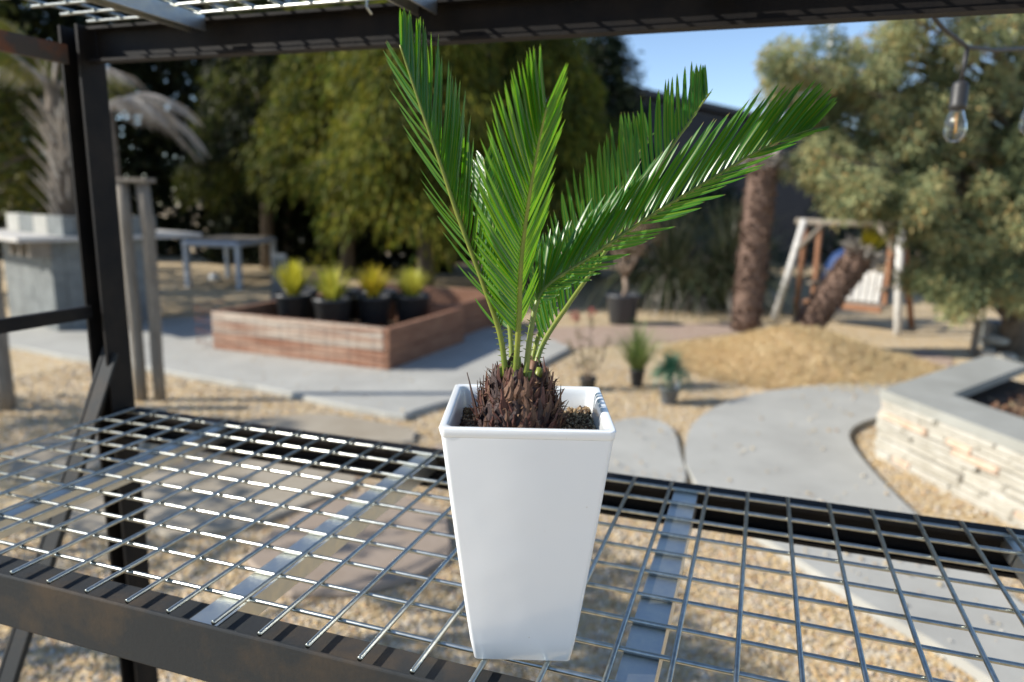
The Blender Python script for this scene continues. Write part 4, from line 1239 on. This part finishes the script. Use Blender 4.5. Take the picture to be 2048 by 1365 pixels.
for k in range(ns):
    t = (k + .5) / ns
    z = .002 + .046 * t ** 1.0
    a = k * 2.39996 + rnd.uniform(-.2, .2)
    r_ = crad(z) * .96
    L = rnd.uniform(.010, .018) * (1.0 + .3 * t)
    tilt = (.42 - .42 * t) * rnd.uniform(.2, 1.5)
    o = link('leaf_base', smesh[rnd.randrange(6)], cd, (r_ * math.cos(a), r_ * math.sin(a), z - .003))
    o.rotation_euler = (Matrix.Rotation(a - math.pi / 2, 3, 'Z') @ Matrix.Rotation(-tilt, 3, 'X') @ Matrix.Rotation(rnd.uniform(-.3, .3), 3, 'Y')).to_euler()
    o.scale = (L * rnd.uniform(.7, 1.3), L * .8, L)
# a few long loose strips
for a, L, tl in ((3.5, .040, .35), (3.3, .03, .2), (2.9, .03, .3), (-.25, .034, .35), (-.6, .026, .5), (.1, .028, .2), (-.1, .024, .6), (3.9, .026, .1)):
    o = link('leaf_base', smesh[rnd.choice((1, 2, 4))], cd, (.031 * math.cos(a), .031 * math.sin(a), .014))
    o.rotation_euler = (Matrix.Rotation(a - math.pi / 2, 3, 'Z') @ Matrix.Rotation(-tl, 3, 'X')).to_euler()
    o.scale = (L * .42, L * .5, L)
# loose brown fibres
n = 420
ba, di = [], []
for k in range(n):
    a = rnd.uniform(0, 6.283); z = rnd.uniform(0, .05); r_ = crad(min(z, .046))
    ba.append((r_ * math.cos(a), r_ * math.sin(a), z)); di.append((math.cos(a) * rnd.uniform(.1, .9) + rnd.gauss(0, .3), math.sin(a) * rnd.uniform(.1, .9) + rnd.gauss(0, .3), rnd.uniform(-.2, 1)))
M_fibre = leaf_mat('fibre', [(.10, .045, .025), (.2, .11, .06), (.28, .17, .10), (.06, .03, .02)], rough=.8, trans=.1)
o = link('fibre', leaves_mesh('fibre', np.array(ba), np.array(di), rng.uniform(.006, .015, n), rng.uniform(.0006, .0018, n), M_fibre), cd); o['kind'] = 'stuff'
# cut stubs at the crown
for k in range(7):
    a = k * .9 + .2; r_ = .017
    MB().tube([(r_ * .8 * math.cos(a), r_ * .8 * math.sin(a), .044), (r_ * math.cos(a), r_ * math.sin(a), .057 + rnd.uniform(0, .006))], [.0038, .003], 7).build('cut_stalk', M_scale[1] if k % 2 else M_rachis, cd, True)

AWAY = Vector((-.316, .929, -.19))      # across the shelf, away from its front

def catmull(pts, n):
    P_ = [Vector(p) for p in pts]
    P_ = [P_[0] * 2 - P_[1]] + P_ + [P_[-1] * 2 - P_[-2]]
    out = []
    m = len(P_) - 3
    for k in range(n + 1):
        u = k / n * m
        i = min(int(u), m - 1); t = u - i
        p0, p1, p2, p3 = P_[i:i + 4]
        out.append(.5 * ((2 * p1) + (-p0 + p2) * t + (2 * p0 - 5 * p1 + 4 * p2 - p3) * t * t + (-p0 + 3 * p1 - 3 * p2 + p3) * t ** 3))
    return out

def leaflet(V, F, UV, p, d, wdir, L, W, bend):
    prof = ((0, .30), (.06, .72), (.25, 1.0), (.5, 1.0), (.75, .82), (.9, .5), (1.0, .03))
    i0 = len(V)
    nor = d.cross(wdir).normalized()
    for t, w in prof:
        c_ = p + d * L * t + bend * L * t * t
        V += [tuple(c_ + wdir * W * w * .5 - nor * W * w * .10), tuple(c_ + nor * W * w * .06), tuple(c_ - wdir * W * w * .5 - nor * W * w * .10)]
        UV += [(0, t), (.5, t), (1, t)]
    for s in range(len(prof) - 1):
        a = i0 + s * 3
        F += [(a, a + 1, a + 4, a + 3), (a + 1, a + 2, a + 5, a + 4)]

def uv_mesh(name, V, F, UV, m_):
    me = bpy.data.meshes.new(name)
    me.from_pydata(V, [], F)
    uvl = me.uv_layers.new(name='UVMap')
    idx = np.empty(len(me.loops), np.int32); me.loops.foreach_get('vertex_index', idx)
    uvl.data.foreach_set('uv', np.array(UV, np.float32)[idx].ravel())
    me.materials.append(m_)
    me.polygons.foreach_set('use_smooth', [True] * len(me.polygons))
    return me

def frond(pts, t0, npair, sides, Lmax, single, label=None, r0=.0026, seed=0, bendv=0.0, ntarget=None, wid=.0037, both=False, drop=.56):
    """sides: two of (phi deg across the stalk, alpha base, alpha tip, length factor); phi 0 = picture right of the stalk, 90 = away"""
    q = random.Random(seed)
    C_ = [p - O for p in catmull(pts, 60)]
    b = MB()
    b.tube(C_, [r0 * (1.0 - .72 * k / 60) for k in range(61)], 8)
    fr = b.build('frond', M_rachis, sp, True)
    if label: fr['label'] = label
    # short spines on the bare stalk
    for k in range(9):
        t = .06 + (t0 - .04) * k / 9
        i = int(t * 60); p = C_[i]
        T = (C_[i + 1] - C_[i]).normalized()
        S = T.cross(AWAY).normalized()
        for sg in (-1, 1):
            MB().tube([p + S * sg * r0 * .6, p + S * sg * (r0 + .0022) + T * .001], [.0007, .0001], 5).build('spine', M_rachis, fr)
    AV, AF, AUV = [], [], []
    for si, (phi, a0, a1, lf, ex, keep) in enumerate(sides):
        for k in range(npair):
            if q.random() > keep: continue
            u = (k + .5 * si + q.uniform(-.12, .12)) / npair
            u = min(.999, max(0, u))
            t = t0 + (1 - t0) * u
            x_ = t * 60; i = min(59, int(x_)); p = C_[i].lerp(C_[i + 1], x_ - i)
            T = (C_[min(60, i + 1)] - C_[max(0, i - 1)]).normalized()
            S = AWAY.cross(T).normalized()
            Aw = S.cross(T).normalized()
            if Aw.dot(AWAY) < 0: Aw = -Aw
            ph = R(phi + q.uniform(-5, 5))
            perp = S * math.cos(ph) + Aw * math.sin(ph)
            al = R(a0 + (a1 - a0) * u ** ex + q.uniform(-2.5, 2.5))
            d = (T * math.cos(al) + perp * math.sin(al)).normalized()
            wd = (T - d * T.dot(d)).normalized()
            if ntarget is not None and (si == 0 or both):
                nn = ntarget - d * d.dot(ntarget)
                if nn.length > .2:
                    w2 = nn.normalized().cross(d).normalized()
                    if w2.dot(wd) < 0: w2 = -w2
                    wd = w2
            tw = R(q.uniform(-8, 8))
            wd = (wd * math.cos(tw) + d.cross(wd) * math.sin(tw)).normalized()
            prof = min(1, .50 + 1.6 * u) * (1 - drop * max(0, (u - .55) / .45) ** 1.4)
            L = Lmax * lf * prof * q.uniform(.93, 1.05)
            if q.random() < .02: L *= .5
            bend = T * .10 + perp * q.uniform(-.05, .02) + Aw * (bendv if si == 0 else 0)
            V, F, UV = ([], [], []) if single else (AV, AF, AUV)
            leaflet(V, F, UV, p + perp * r0 * .6 * (1 - .7 * t), d, wd, L, wid * q.uniform(.88, 1.1), bend)
            if single:
                link('leaflet', uv_mesh('leaflet', V, F, UV, M_sago), fr)
    if not single:
        o = link('leaflet', uv_mesh('leaflet', AV, AF, AUV, M_sago), fr); o['kind'] = 'stuff'
    return fr
f1 = [(0.2555, -0.4189, 1.2848), (0.2502, -0.4219, 1.3257), (0.237, -0.4276, 1.3676), (0.2187, -0.435, 1.4195), (0.2083, -0.4398, 1.4529), (0.1982, -0.4444, 1.4837), (0.1894, -0.4486, 1.512), (0.1804, -0.4529, 1.5412)]
f2 = [(0.2629, -0.4206, 1.2859), (0.2673, -0.4263, 1.3397), (0.2701, -0.4325, 1.3832), (0.276, -0.4377, 1.4244), (0.2834, -0.4424, 1.4636), (0.2914, -0.4469, 1.4956)]
f3 = [(0.2699, -0.4161, 1.2856), (0.2716, -0.4081, 1.3291), (0.2751, -0.3994, 1.3546), (0.285, -0.3885, 1.3682), (0.3097, -0.3726, 1.3864), (0.3497, -0.3515, 1.4173), (0.3901, -0.3302, 1.4454), (0.427, -0.3102, 1.4705), (0.4552, -0.2931, 1.486), (0.4745, -0.279, 1.4942)]
f4 = [(0.2693, -0.3952, 1.2809), (0.2721, -0.3756, 1.3108), (0.2887, -0.3512, 1.3452), (0.3082, -0.3259, 1.381), (0.3303, -0.2997, 1.4246), (0.3529, -0.2732, 1.4716), (0.3726, -0.2479, 1.5087), (0.3841, -0.2252, 1.5321)]
f5 = [(0.2518, -0.3927, 1.2787), (0.2439, -0.3794, 1.3223), (0.2313, -0.3676, 1.3634), (0.2194, -0.3556, 1.4055), (0.2082, -0.3433, 1.4398), (0.1995, -0.3302, 1.4664)]
f6 = [(0.263, -0.3847, 1.2779), (0.2623, -0.3582, 1.3113), (0.2711, -0.3284, 1.3481), (0.2873, -0.2962, 1.3918), (0.3047, -0.2635, 1.4331), (0.3189, -0.2319, 1.4717), (0.3276, -0.2022, 1.4977)]
frond(f1, .16, 60, ((14, 36, 18, 1.0, .8, 1), (122, 44, 27, .85, .8, .6)), .070, True, 'frond leaning left with its leaflets fanned to the right', seed=1, ntarget=Vector((.9, -.43, 0)), wid=.0031, drop=.66)
frond(f2, .16, 55, ((196, 48, 20, 1.0, .8, 1), (50, 42, 20, .78, .8, .75)), .068, True, 'middle frond standing nearly upright', seed=2, ntarget=Vector((.80, -.60, 0)), wid=.0031, drop=.42)
frond(f3, .20, 54, ((212, 35, 33, 1.0, .8, 1), (-58, 112, 22, .50, .42, .75)), .080, True, 'long glossy frond arching to the right', seed=3, bendv=.10, ntarget=Vector((-.41, -.84, .36)), wid=.0050, drop=.64)
frond(f4, .16, 48, ((170, 46, 30, 1.0, .8, 1), (84, 46, 22, .5, .8, .8)), .076, False, 'dark upright frond behind the glossy one', seed=4)
frond(f5, .2, 36, ((14, 46, 24, .8, .8, 1), (150, 44, 24, .6, .8, .8)), .056, False, 'small frond hidden behind the middle one', seed=5)
frond(f6, .22, 40, ((168, 48, 30, 1.0, .8, 1), (70, 50, 26, .5, .8, .8)), .072, False, 'rearmost frond partly hidden by the dark one', seed=6)
